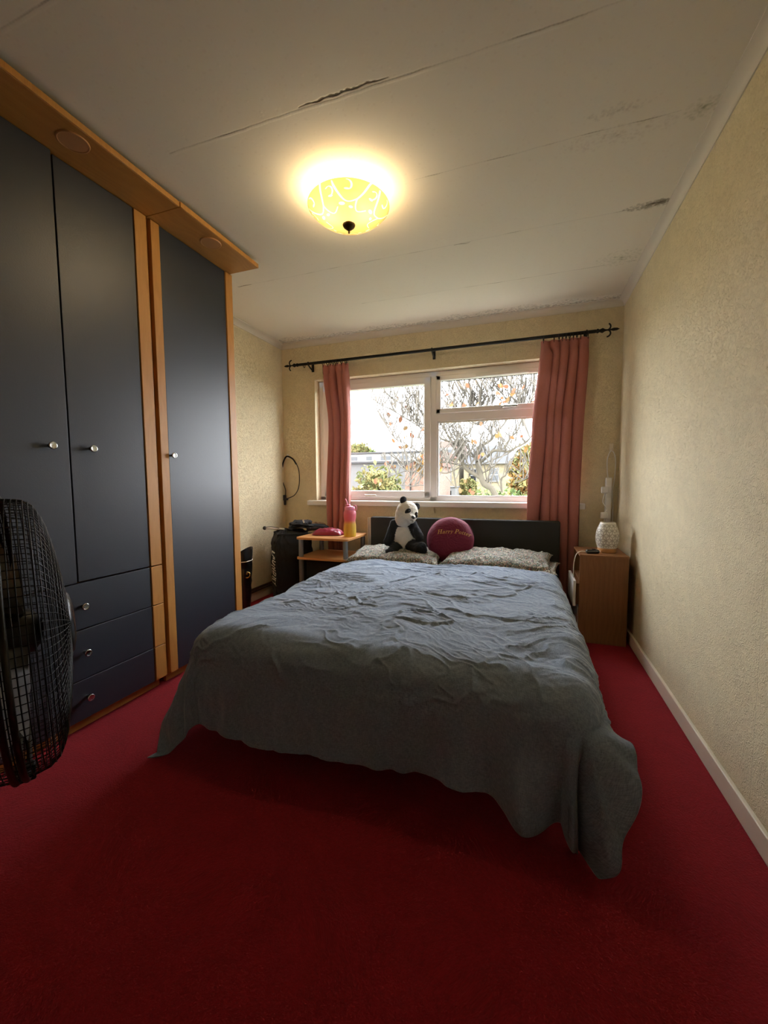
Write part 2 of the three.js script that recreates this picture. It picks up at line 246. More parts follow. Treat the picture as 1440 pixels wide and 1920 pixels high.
{
  const z0 = -0.74, z1 = -1.582, dy = 0.645;
  const t = wardrobeUnit('double_wardrobe', 'dark navy two door wardrobe with three drawers and beech edging', z0, z1);
  const stile = (a, b, y0, y1, par) => part('stile', box(FX - 0.02, FX + 0.004, y0, y1, a, b, 0.003), M.beech, par);
  const door = (a, b, kz, hinge, turn) => { const d = part('door', box(FX - 0.02, FX, dy + 0.002, SOFF - 0.004, a, b, 0.002).translate(-FX, 0, -hinge), M.navy, t); d.position.set(FX, 0, hinge); d.rotation.y = turn; knob(d, 0, 1.21, kz - hinge); return d; };   // hung slightly out of true, as the step at the seam shows
  const dl = door(-1.158, -0.808, -1.085, -0.808, -0.012), dr = door(-1.508, -1.173, -1.252, -1.508, -0.032);
  stile(-0.804, z0, dy + 0.002, SOFF - 0.004, t); stile(-1.578, -1.513, dy + 0.002, SOFF - 0.004, t);
  const ys = [0.055, 0.2295, 0.4445, dy - 0.001];
  for (let k = 2; k >= 0; k--) {
    const d = part('drawer', box(FX - 0.02, FX, ys[k] + 0.0015, ys[k + 1] - 0.0025, -1.508, -0.808, 0.002), M.navy, t);
    stile(-1.578, -1.513, ys[k] + 0.0015, ys[k + 1] - 0.0025, d); stile(-0.804, z0, ys[k] + 0.0015, ys[k + 1] - 0.0025, d);
    knob(d, FX, [0.148, 0.345, 0.545][k], -1.172);
  }
  const c = part('cornice', box(XL + 0.012, -1.566, SOFF, SOFF + 0.025, -1.5855, z0 + 0.02, 0.003), M.beech, t);
  part('cornice_edge', box(-1.5655, -1.562, SOFF + 0.0005, SOFF + 0.0245, -1.5855, z0 + 0.02, 0.001), M.beech, c);
  part('downlight', merge([new THREE.TorusGeometry(0.05, 0.004, 8, 40).rotateX(Math.PI / 2).translate(-1.645, SOFF - 0.001, -1.165), cyl(0.048, 0.048, 0.003, -1.645, SOFF - 0.003, -1.165, 40)]), std({ color: 0xc08a58, roughness: 0.45 }), c);
}
{
  const z0 = -1.598, z1 = -2.188;
  const t = wardrobeUnit('single_wardrobe', 'narrow navy single door wardrobe with beech stiles beside the bed', z0, z1);
  const stile = (a, b, par) => part('stile', box(FX - 0.02, FX + 0.006, 0.055, SOFF - 0.004, a, b, 0.003), M.beech, par);
  stile(-1.650, -1.600, t); stile(-2.186, -2.128, t);
  const d = part('door', box(FX - 0.02, FX, 0.055, SOFF - 0.004, -2.124, -1.655, 0.002), M.navy, t); knob(d, FX, 1.205, -1.668);
  const c = part('cornice', box(XL + 0.012, -1.560, SOFF, SOFF + 0.025, z1 + 0.012, -1.5875, 0.003), M.beech, t);
  part('cornice_edge', box(-1.5595, -1.556, SOFF + 0.0005, SOFF + 0.0245, z1 + 0.012, -1.5875, 0.001), M.beech, c);
  part('downlight', merge([new THREE.TorusGeometry(0.05, 0.004, 8, 40).rotateX(Math.PI / 2).translate(-1.635, SOFF - 0.001, -1.867), cyl(0.048, 0.048, 0.003, -1.635, SOFF - 0.003, -1.867, 40)]), std({ color: 0xc08a58, roughness: 0.45 }), c);
}

// ---------------------------------------------------------------- bed
const HBZ = -3.36;
M.fabricDark = phy({ color: new THREE.Color().setRGB(0.030, 0.029, 0.027), roughness: 0.95, bumpMap: dataTex(256, 256, (u, v, i, j) => 128 + 60 * Math.sin(i * 0.8) * Math.sin(j * 0.8) + 60 * (tiled(u, v, 60) - 0.5), false, 1 / 0.12, 1 / 0.12), bumpScale: 0.0008, sheen: 0.1, sheenColor: new THREE.Color(0.4, 0.4, 0.4) });
{
  const t = thing('bed', 'double bed with dark charcoal upholstered headboard under the window', 'bed');
  part('headboard', box(-1.305, 0.248, 0.02, 0.752, HBZ - 0.065, HBZ, 0.014), M.fabricDark, t);
  const rail = (x0, x1, z0, z1) => part('rail', box(x0, x1, 0.10, 0.235, z0, z1, 0.01), M.fabricDark, t);
  rail(-1.235, -1.195, HBZ, -1.42); rail(0.115, 0.155, HBZ, -1.42); rail(-1.195, 0.115, -1.46, -1.42); part('slat_base', box(-1.195, 0.115, 0.2, 0.225, HBZ, -1.46, 0.004), M.dark, t);
  for (const [x, z] of [[-1.16, -1.5], [0.08, -1.5], [-1.16, -3.28], [0.08, -3.28]]) part('leg', cyl(0.022, 0.03, 0.105, x, 0, z), M.dark, t);
}
const floral = (seed) => canvasTex(1024, 1024, (c, w, h) => {
  const r = rng(seed); c.fillStyle = '#7d7d72'; c.fillRect(0, 0, w, h);
  const cols = ['#44594a', '#6d8370', '#2f4538', '#96655f', '#6d454d', '#76858f', '#c4bda8', '#4f656e', '#d2c9b8', '#dedacc'];
  for (let k = 0; k < 5200; k++) { const x = r() * w, y = r() * h, a = r() * 6.28, l = 6 + r() * 18; c.fillStyle = cols[Math.floor(r() * cols.length)]; c.globalAlpha = 0.55 + r() * 0.4; c.beginPath(); c.ellipse(x, y, l, l * (0.22 + r() * 0.3), a, 0, 6.3); c.fill(); }
  for (let k = 0; k < 260; k++) { const x = r() * w, y = r() * h, s = 7 + r() * 9, q = ['#c08c86', '#a8707a', '#dcd0c0', '#7f98a6'][Math.floor(r() * 4)]; c.globalAlpha = 0.85; for (let p = 0; p < 5; p++) { const a = p * 1.257; c.fillStyle = q; c.beginPath(); c.arc(x + Math.cos(a) * s * 0.6, y + Math.sin(a) * s * 0.6, s * 0.5, 0, 6.3); c.fill(); } c.fillStyle = '#d9c27a'; c.beginPath(); c.arc(x, y, s * 0.3, 0, 6.3); c.fill(); }
  c.globalAlpha = 1;
}, true, 1, 1);
M.floralA = phy({ map: floral(41), roughness: 0.95 });
M.floralB = phy({ map: floral(57), roughness: 0.95 });
{
  const t = thing('mattress', 'mattress in floral fitted sheet showing at the pillow end', 'mattress');
  const g = new RoundedBoxGeometry(1.36, 0.19, 1.88, 6, 0.06).translate(-0.54, 0.337, -2.40);
  const gg = uvBox(g), uv = gg.attributes.uv; for (let i = 0; i < uv.count; i++) uv.setXY(i, uv.getX(i) * 2.2, uv.getY(i) * 2.2);
  part('fitted_sheet', gg, M.floralB, t);
}
function pillow(label, x, y, z, w, d, h, turn, tip, roll, seed, mat) {
  const p = (u, v, s) => {
    const a = u * 2 - 1, b = v * 2 - 1, k = Math.pow(Math.max(0, 1 - Math.pow(Math.abs(a), 2.6)), 0.5) * Math.pow(Math.max(0, 1 - Math.pow(Math.abs(b), 2.6)), 0.5);
    const pin = 1 - 0.07 * (1 - Math.pow(Math.abs(b), 3)) * Math.pow(Math.abs(a), 6), pin2 = 1 - 0.09 * (1 - Math.pow(Math.abs(a), 3)) * Math.pow(Math.abs(b), 6);
    const X = a * w / 2 * pin, Z = b * d / 2 * pin2, e = Math.max(Math.abs(a), Math.abs(b));
    const wr = 0.010 * (1 - Math.abs(n2(X * 9 + seed, Z * 5))) * sstep(0.2, 0.9, e) + 0.008 * n2(X * 5, Z * 6 + seed) + 0.004 * n2(X * 22 + seed, Z * 15);
    return [X, s * (k * h / 2 + (s > 0 ? wr * Math.min(1, k * 3) : 0)), Z];
  };
  const top = grid(90, 60, (u, v) => p(u, v, 1), [2.4, 1.5]), bot = grid(60, 40, (u, v) => p(1 - u, v, -1), [2.4, 1.5]);
  for (const g of [top, bot]) { const ix = g.index.array; for (let i = 0; i < ix.length; i += 3) { const q = ix[i]; ix[i] = ix[i + 1]; ix[i + 1] = q; } g.computeVertexNormals(); }
  const t = thing('pillow', label, 'pillow', [x, y, z], turn); t.rotation.order = 'YXZ'; t.rotation.x = tip; t.rotation.z = roll;
  part('pillowcase', merge([top, bot]), mat, t); return t;
}
pillow('floral pillow lying under the panda plush at the left of the bed', -0.975, 0.468, -3.10, 0.74, 0.42, 0.115, 0.03, 0.10, 0.0, 3, M.floralA);
pillow('floral pillow with a creased front edge lying in front of bare headboard', -0.20, 0.478, -3.10, 0.78, 0.42, 0.115, -0.05, 0.13, 0, 8, M.floralB);
pillow('flat floral pillow peeking out beneath the right hand creased pillow', -0.10, 0.452, -3.08, 0.66, 0.40, 0.03, -0.12, 0.02, 0, 14, M.floralA);

// duvet: one cloth draped over a rounded block, with thickness, folds and creases
{
  const qx0 = -1.195, qx1 = 0.115, qz = -1.335, r = 0.12, top = 0.475, arc = r * Math.PI / 2;
  const zH = -2.85, dl = 0.34, dr = 0.21, dfAt = (s) => 0.435 + 0.06 * sstep(-0.12, 0.05, s) + 0.05 * sstep(-1.2, -1.42, s) + 0.012 * Math.sin(s * 6);
  const NU = 440, NV = 400;
  const STROKES = [[[-0.28, -1.78], [-0.13, -1.80], [-0.01, -1.76]], [[-0.41, -1.78], [-0.28, -1.80]], [[-0.84, -1.85], [-0.77, -1.86], [-0.66, -1.73], [-0.57, -1.69]], [[-0.49, -1.52], [-0.43, -1.53], [-0.37, -1.50], [-0.29, -1.54]], [[-0.54, -1.54], [-0.47, -1.57], [-0.41, -1.67], [-0.33, -1.72]], [[-0.57, -1.34], [-0.54, -1.43], [-0.48, -1.51]], [[-0.49, -1.28], [-0.49, -1.39], [-0.48, -1.50]], [[-0.76, -1.95], [-0.68, -2.03], [-0.67, -2.25], [-0.61, -2.40], [-0.49, -2.54]], [[-0.18, -1.91], [-0.11, -2.17], [-0.04, -2.34], [0.06, -2.37]], [[-0.36, -1.46], [-0.32, -1.51], [-0.27, -1.58], [-0.25, -1.66]], [[-0.65, -1.96], [-0.62, -2.15], [-0.53, -2.36]], [[-1.05, -1.76], [-0.96, -1.94], [-0.89, -2.06]], [[-1.09, -1.55], [-1.03, -1.69]], [[-0.82, -1.20], [-0.82, -1.29]], [[-0.04, -1.90], [0.07, -1.88]], [[-1.09, -2.11], [-0.97, -2.31], [-0.87, -2.38]], [[-0.34, -2.45], [-0.19, -2.60]], [[-0.51, -1.80], [-0.43, -1.75], [-0.40, -1.71]], [[-0.13, -1.56], [-0.04, -1.55]]];
  const AMP = [13, 8, 11, 12, 9, 7, 7, 9, 9, 8, 8, 7, 6, 7, 6, 6, 6, 7, 5];
  const segs = []; STROKES.forEach((q, k) => { for (let i = 1; i < q.length; i++) segs.push([...q[i - 1], ...q[i], k, i - 1, q.length - 1]); });
  const crease = (x, z) => {                                            // metres of relief on the flat top
    const wx = x + 0.09 * n2(x * 1.6, z * 1.8) + 0.02 * n2(x * 7, z * 7), wz = z + 0.10 * n2(x * 1.3 + 9, z * 1.6) + 0.02 * n2(x * 7 + 40, z * 7);
    const rid = (a, b) => { const q = 1 - Math.abs(n2(a, b)); return q * q * q * q * q; }, msk = (a, b) => sstep(-0.15, 0.5, n2(a, b));
    let h = 0.016 * n2(x * 1.3 + 4, z * 1.2) + 0.007 * n2(wx * 3.1, wz * 4.2);
    h += 0.009 * rid(wx * 1.5 + wz * 0.8, wz * 4.2 - wx * 0.7) * msk(x * 1.4 + 3, z * 1.6) + 0.0065 * rid(wx * 2.6 - wz * 1.6 + 30, wz * 6.5 + wx * 2.2) * msk(x * 1.9 + 50, z * 2.1) + 0.0042 * rid(wx * 5 + wz * 3, wz * 12 - wx * 4) * msk(x * 2.4, z * 2.2 + 70) + 0.0042 * rid(wx * 2.8 - wz * 1.1 + 11, wz * 15 + wx * 2) * msk(x * 1.7 + 33, z * 2.4) * (0.4 + 0.6 * sstep(-1.7, -2.4, z)) + 0.0013 * n2(wx * 20, wz * 34) + 0.0022 * rid(wx * 12 + 8, wz * 7 + 3) * msk(x * 2.6 + 20, z * 3);
    for (const [ax, az, bx, bz, k, i, n] of segs) {
      const ux = bx - ax, uz = bz - az, L2 = ux * ux + uz * uz, t = ((wx - ax) * ux + (wz - az) * uz) / L2; if (t < -0.25 || t > 1.25) continue;
      const L = Math.sqrt(L2), d = ((wx - ax) * uz - (wz - az) * ux) / L, sg = 0.009; if (Math.abs(d) > 0.05) continue;
      const along = (i + clamp(t)) / n, end = Math.sqrt(Math.sin(Math.PI * clamp(along, 0.03, 0.97))) * (t < 0 ? 1 + t * 4 : t > 1 ? 1 - (t - 1) * 4 : 1) * (n > 1 && (t < 0 || t > 1) ? 0.0 : 1);
      h += AMP[k] * 0.00062 * Math.max(0, end) * (Math.exp(-(((d - 0.004) / sg) ** 2)) - 0.45 * Math.exp(-(((d + 0.011) / sg) ** 2)));
    }
    return h;
  };
  const f = (u, v) => {
    const s = qx0 - dl + (qx1 + dr - qx0 + dl) * u, t0 = zH, t1 = qz + dfAt(s), t = t0 + (t1 - t0) * v;
    const cx = clamp(s, qx0, qx1), cz = Math.min(t, qz), dx = s - cx, dz = t - cz, d = Math.hypot(dx, dz);
    const nx = d > 1e-6 ? dx / d : 0, nz = d > 1e-6 ? dz / d : 0, corner = Math.min(Math.abs(nx), Math.abs(nz)) * 1.414;
    let out, y, tx;
    if (d < arc) { out = r * Math.sin(d / r); y = top - r * (1 - Math.cos(d / r)); }
    else {
      const e = d - arc, right = nx > 0;
      // how far the hanging cloth leans out: a little everywhere, more in cones at the two corners and in soft folds
      const per = (nz > 0.7 ? s * 1 : 0), hang = sstep(0, 0.12, e);
      let phi = 0.06 + 0.12 * corner + (right ? 1.38 * Math.pow(clamp((nx - 0.36) / 0.36), 0.9) * (1 - 0.45 * sstep(0.8, 1, nx)) * sstep(-1.75, -1.36, t) : 0.10 * corner);
      phi += hang * (0.10 * n2(s * 3.1 + 2, 5 + t * 0.4) + 0.055 * n2(s * 7.3, 9 + t * 0.5)) * (nz > 0.3 ? 1 : 0.5) + hang * 0.19 * sstep(-0.15, 0.02, s) * (1 - sstep(0.05, 0.38, nx)) * Math.sin(s * 27 + 1.9) + (right ? hang * 0.11 * sstep(0.2, 0.4, nx) * (1 - sstep(0.7, 0.95, nx)) * Math.sin(nx * 34) : 0);
      out = r + e * Math.sin(phi); y = top - r - e * Math.cos(phi);
    }
    if (y < 0.012) { out += (0.012 - y) * 0.8; y = 0.012; }
    let X = cx + nx * out, Z = cz + nz * out, Y = y;
    const w = 1 - sstep(arc * 0.8, arc * 1.6, d), c0 = crease(s, t), sideFold = 0.006 * n2(s * 9, t * 2.2) + 0.003 * n2(s * 21, t * 6) + 0.010 * (1 - Math.abs(n2(s * 2.6 + 7, t * 1.1)));
    const lift = c0 * w + sideFold * (1 - w) * sstep(0.03, 0.1, y);
    const ang = clamp(d / r, 0, 1.5708); Y += lift * Math.cos(ang); X += nx * lift * Math.sin(ang); Z += nz * lift * Math.sin(ang);
    Y += 0.014 * Math.sin(clamp((s - qx0) / (qx1 - qx0)) * Math.PI) * w;                          // slight crown
    const hd = sstep(zH + 0.10, zH, Z); Y -= hd * hd * 0.02 * w;                                  // the head edge rolls under
    return [X, Y, Z];
  };
  const g = grid(NU, NV, f, [1.87 * 4, 2.0 * 4]), n = g.attributes.normal, p = g.attributes.position, cnt = p.count;
  { const ix = g.index.array; for (let i = 0; i < ix.length; i += 3) { const q = ix[i]; ix[i] = ix[i + 1]; ix[i + 1] = q; } g.computeVertexNormals(); }
  // the underside, 2 cm in, closed at the hem
  const P = new Float32Array(cnt * 6), U = new Float32Array(cnt * 4), uv = g.attributes.uv, th = 0.02;
  for (let i = 0; i < cnt; i++) {
    P.set([p.getX(i), p.getY(i), p.getZ(i), ], i * 3); const iu = i % (NU + 1), jv = Math.floor(i / (NU + 1)), edge = Math.min(iu, NU - iu, jv, NV - jv), k = th * Math.min(1, 0.15 + edge / 8);
    P.set([p.getX(i) - n.getX(i) * k, Math.max(0.006, p.getY(i) - n.getY(i) * k), p.getZ(i) - n.getZ(i) * k], (cnt + i) * 3);
    U.set([uv.getX(i), uv.getY(i)], i * 2); U.set([uv.getX(i), uv.getY(i)], (cnt + i) * 2);
  }
  const ix = Array.from(g.index.array), m = ix.length; for (let i = 0; i < m; i += 3) ix.push(ix[i] + cnt, ix[i + 2] + cnt, ix[i + 1] + cnt);
  const stitch = (a, b) => { ix.push(a, a + cnt, b, b, a + cnt, b + cnt); };
  for (let i = 0; i < NU; i++) { stitch(i + 1, i); stitch(NV * (NU + 1) + i, NV * (NU + 1) + i + 1); }
  for (let j = 0; j < NV; j++) { stitch(j * (NU + 1), (j + 1) * (NU + 1)); stitch((j + 1) * (NU + 1) + NU, j * (NU + 1) + NU); }
  const G = new THREE.BufferGeometry(); G.setAttribute('position', new THREE.BufferAttribute(P, 3)); G.setAttribute('uv', new THREE.BufferAttribute(U, 2)); G.setIndex(ix); G.computeVertexNormals();
  const weave = dataTex(512, 512, (u, v, i, j) => { const k = 0.86 + 0.10 * n3(u * 14, v * 150, 2) + 0.10 * n3(u * 150, v * 14, 5) + 0.05 * n3(u * 300, v * 300, 9); return [146 * k, 162 * k, 184 * k]; }, true, 1, 1);
  const weaveBump = dataTex(512, 512, (u, v) => 128 + 50 * n3(u * 14, v * 150, 2) + 50 * n3(u * 150, v * 14, 5) + 26 * n3(u * 300, v * 300, 9), false, 1, 1);
  M.duvet = phy({ map: weave, bumpMap: weaveBump, bumpScale: 0.0009, roughness: 0.95, sheen: 1, sheenColor: new THREE.Color(0.86, 0.93, 1.0), sheenRoughness: 0.6 });
  solo('duvet', G, M.duvet, 'crumpled blue grey linen duvet draped over the double bed to the carpet', 'duvet');
}

// ---------------------------------------------------------------- curtains and pole
{
  const t = thing('curtain_pole', 'black wrought iron curtain pole with trident finials above the window', 'curtain pole');
  const y = 2.166, z = -3.462, x0 = -2.06, x1 = 0.46;
  part('pole', new THREE.CylinderGeometry(0.0125, 0.0125, x1 - x0, 16).rotateZ(Math.PI / 2).translate((x0 + x1) / 2, y, z), M.iron, t);
  const fin = (x, s) => {
    const f = part('finial', merge([lathe([[0.0001, 0], [0.0095, 0], [0.017, 0.012], [0.010, 0.026], [0.018, 0.045], [0.008, 0.062], [0.006, 0.07], [0.006, 0.10], [0.011, 0.118], [0.009, 0.14], [0.0001, 0.158]], 16).rotateZ(-s * Math.PI / 2).translate(x, y, z),
      new THREE.TorusGeometry(0.024, 0.0055, 8, 20, Math.PI * 0.85).rotateZ(-s * Math.PI / 2 + (s > 0 ? 0.25 : 0.25) * -1 * 0).translate(x + s * 0.074, y + 0.024, z).applyMatrix4(new THREE.Matrix4()),
      new THREE.TorusGeometry(0.024, 0.0055, 8, 20, Math.PI * 0.85).rotateZ(-s * Math.PI / 2).translate(x + s * 0.074, y - 0.024, z)]), M.iron, t);
    return f;
  };
  fin(x0, -1); fin(x1, 1);
  for (const bx of [-1.955, -0.776, 0.40]) part('bracket', merge([box(bx - 0.012, bx + 0.012, y - 0.055, y + 0.02, ZB, ZB + 0.008, 0.002), tube([[bx, y - 0.045, ZB + 0.006], [bx, y - 0.03, ZB + 0.05], [bx, y - 0.012, z]], 0.006, 16, 8), new THREE.TorusGeometry(0.014, 0.005, 8, 20).rotateY(Math.PI / 2).translate(bx, y, z)]), M.iron, t);
  part('ring', new THREE.TorusGeometry(0.019, 0.003, 8, 24).rotateY(Math.PI / 2).translate(-2.0, y - 0.010, z), M.iron, t);
}
const clothTex = dataTex(512, 512, (u, v, i, j) => { const k = 0.92 + 0.06 * n3(u * 200, v * 30, 1) + 0.05 * n3(u * 30, v * 200, 2); return [188 * k, 118 * k, 107 * k]; }, true, 1 / 0.4, 1 / 0.4);
M.curtain = phy({ map: clothTex, roughness: 0.85, transmission: 0.015, thickness: 0, sheen: 0.2, sheenColor: new THREE.Color(0.8, 0.45, 0.4), sheenRoughness: 0.5, side: THREE.DoubleSide });
function curtain(label, edges, folds, seed, ringXs) {
  const y1 = 2.137, y0 = 0.03, t = thing('curtain', label, 'curtain', [0, 0, 0], 0, 'curtains at the window'); delete t.userData.group;
  const at = (y) => { for (let k = 1; k < edges.length; k++) if (y >= edges[k][0]) { const [ya, la, ra] = edges[k - 1], [yb, lb, rb] = edges[k], q = (y - yb) / (ya - yb), e = q * q * (3 - 2 * q); return [lb + (la - lb) * e, rb + (ra - rb) * e]; } return edges[edges.length - 1].slice(1); };
  const f = (u, v) => {
    const y = y1 + (y0 - y1) * v, [l, r] = at(y), head = sstep(0.04, 0.11, (y1 - y)), amp = 0.012 + 0.042 * head * (0.85 + 0.15 * n2(v * 1.2, seed));
    const ph = (u + 0.085 * n2(u * 1.7 + seed, v * 0.5) * head) * folds * 2 * Math.PI + 0.25 * n2(v * 1.2, seed + 4) * head;
    const wv = Math.sin(ph), tri = 2 * Math.pow(Math.abs(Math.sin(ph / 2)), 0.7) - 1;
    const x = l + (r - l) * u + (r - l) / folds * 0.19 * -Math.sin(ph) * head;
    return [x, y + 0.004 * wv * (1 - head), -3.472 + amp * 0.8 * tri + 0.003 * n2(u * 3 + seed, v * 3) * head];
  };
  part('drape', grid(150, 120, f, [1, 5.2]), M.curtain, t);
  part('heading', grid(150, 6, (u, v) => { const q = f(u, v * 0.033); return [q[0], q[1] + 0.0005, q[2] + 0.0025]; }, [1, 0.2]), M.curtain, t);
  for (const x of ringXs) {
    part('ring', merge([new THREE.TorusGeometry(0.019, 0.003, 8, 24).rotateY(Math.PI / 2 + n2(x * 40, 1) * 0.35).translate(x, 2.157, -3.462), box(x - 0.002, x + 0.002, 2.120, 2.140, -3.463, -3.460, 0)]), M.iron, t);
  }
  return t;
}
curtain('dusty terracotta curtain drawn narrow behind the two tier table', [[2.137, -1.815, -1.552], [1.55, -1.755, -1.532], [0.90, -1.775, -1.54], [0.5, -1.765, -1.58], [0.03, -1.76, -1.60]], 4, 2, [-1.80, -1.755, -1.725, -1.70, -1.672, -1.655, -1.615, -1.575, -1.562]);
curtain('wider terracotta curtain gathered at the right behind the headboard end', [[2.137, 0.082, 0.42], [1.48, 0.04, 0.402], [0.9, 0.018, 0.40], [0.5, 0.02, 0.402], [0.03, 0.02, 0.40]], 5, 7, [0.10, 0.175, 0.21, 0.235, 0.26, 0.285, 0.31, 0.335, 0.36, 0.385, 0.41]);

// ---------------------------------------------------------------- two tier side table and what stands on it
const TT = 0.602;                                                        // table top height
{
  const t = thing('side_table', 'two tier beech side table with round grey metal legs beside the bed', 'table');
  const x0 = -1.82, x1 = -1.345, z0 = -3.385, z1 = -2.955;
  const board = (y) => { const s = new THREE.Shape(), r = 0.03, X = x0, W = x1 - x0, D = z1 - z0; s.moveTo(X + r, 0); s.lineTo(X + W - r, 0); s.absarc(X + W - r, r, r, -Math.PI / 2, 0); s.lineTo(X + W, D - r); s.absarc(X + W - r, D - r, r, 0, Math.PI / 2); s.lineTo(X + r, D); s.absarc(X + r, D - r, r, Math.PI / 2, Math.PI); s.lineTo(X, r); s.absarc(X + r, r, r, Math.PI, Math.PI * 1.5); return uvBox(new THREE.ExtrudeGeometry(s, { depth: 0.014, bevelEnabled: true, bevelSize: 0.002, bevelThickness: 0.002, bevelSegments: 2 }).rotateX(Math.PI / 2).translate(0, y, z0).applyMatrix4(new THREE.Matrix4()), true); };
  part('table_top', board(TT - 0.002).translate(0, 0, 0), M.tableWood, t); part('shelf', board(0.432), M.tableWood, t);
  part('shelf', board(0.13), M.tableWood, t);
  const grey = std({ color: 0x8f9499, roughness: 0.38, metalness: 0.6 });
  for (const [x, z] of [[x0 + 0.032, z1 - 0.032], [x1 - 0.032, z1 - 0.032], [x0 + 0.032, z0 + 0.032], [x1 - 0.032, z0 + 0.032]]) part('leg', merge([cyl(0.02, 0.02, 0.112, x, 0, z), cyl(0.02, 0.02, 0.282, x, 0.132, z), cyl(0.02, 0.02, 0.15, x, 0.434, z)]), grey, t);
}
{
  const t = thing('water_bottle', 'pink to yellow plastic water bottle with flip straw on the table', 'bottle', [-1.40, TT, -3.13]);
  const bt = dataTex(8, 256, (u, v) => { const y = 1 - v, k = v; return k < 0.40 ? mixc([226, 206, 62], [232, 196, 84], k / 0.4) : k < 0.52 ? mixc([232, 196, 84], [238, 128, 138], (k - 0.4) / 0.12) : mixc([238, 128, 138], [240, 130, 160], (k - 0.52) / 0.48); }, true);
  const body = phy({ map: bt, roughness: 0.4, transmission: 0.35, thickness: 0, side: THREE.DoubleSide });
  const g = lathe([[0.0001, 0.001], [0.046, 0.001], [0.051, 0.006], [0.0525, 0.03], [0.0525, 0.085], [0.050, 0.105], [0.0465, 0.125], [0.0470, 0.140], [0.052, 0.165], [0.0535, 0.19], [0.0525, 0.205], [0.046, 0.22], [0.038, 0.228], [0.036, 0.232]], 48);
  part('bottle_body', g, body, t);
  const pink = std({ color: 0xea8fae, roughness: 0.4 });
  const c = part('lid', merge([lathe([[0.037, 0.218], [0.042, 0.220], [0.043, 0.236], [0.041, 0.250], [0.032, 0.256], [0.0001, 0.257]], 40), box(-0.036, 0.005, 0.255, 0.272, -0.014, 0.014, 0.006)]), pink, t);
  part('straw', tube([[-0.02, 0.268, 0], [-0.024, 0.285, 0], [-0.03, 0.30, 0], [-0.04, 0.318, 0]], 0.005, 12, 10), pink, c);
  part('carry_loop', tube([[0.03, 0.252, 0], [0.05, 0.262, 0], [0.062, 0.25, 0], [0.058, 0.225, 0], [0.042, 0.226, 0]], 0.0045, 24, 8), pink, t);
  const ink = std({ color: 0xc9606f, roughness: 0.5 });
  [0.03, 0.055, 0.08, 0.105, 0.135, 0.16, 0.185].forEach((y, i) => part('level_mark', box(-0.006 + (i % 2) * 0.004, 0.006, y, y + 0.0016, 0.0528 - (y > 0.09 && y < 0.15 ? 0.0052 : 0), 0.0538 - (y > 0.09 && y < 0.15 ? 0.0052 : 0), 0), ink, t));
}
{
  const t = thing('zip_pouch', 'glossy burgundy zipped pouch lying on the two tier table', 'pouch', [-1.63, TT, -3.18], 0.25);
  const f = (s) => (u, v) => { const a = u * 2 - 1, b = v * 2 - 1, k = Math.sqrt(Math.max(0, 1 - Math.abs(a) ** 2.4)) * Math.sqrt(Math.max(0, 1 - Math.abs(b) ** 2.6)); return [a * 0.135 * (1 - 0.10 * b * b), s > 0 ? 0.006 + k * 0.052 + 0.006 * n2(a * 2.5, b * 2) * k : 0.006 - 0.005 * k, -b * 0.085 * s * (1 - 0.12 * a * a) * s]; };
  const leather = phy({ color: 0x8c1f3c, roughness: 0.38, clearcoat: 0.2 });
  const top = grid(48, 32, f(1)), bot = grid(48, 32, (u, v) => f(-1)(1 - u, v));
  part('pouch_body', merge([top, bot]), leather, t);
  part('zip', tube([[-0.122, 0.012, 0.05], [-0.128, 0.014, 0.0], [-0.124, 0.012, -0.05]], 0.003, 12, 6), std({ color: 0x5d1228, roughness: 0.6 }), t);
  part('wrist_strap', tube([[0.11, 0.012, 0.03], [0.15, 0.012, 0.035], [0.18, 0.008, 0.02], [0.165, 0.006, -0.01], [0.12, 0.01, 0.01]], 0.005, 30, 8), leather, t);
}
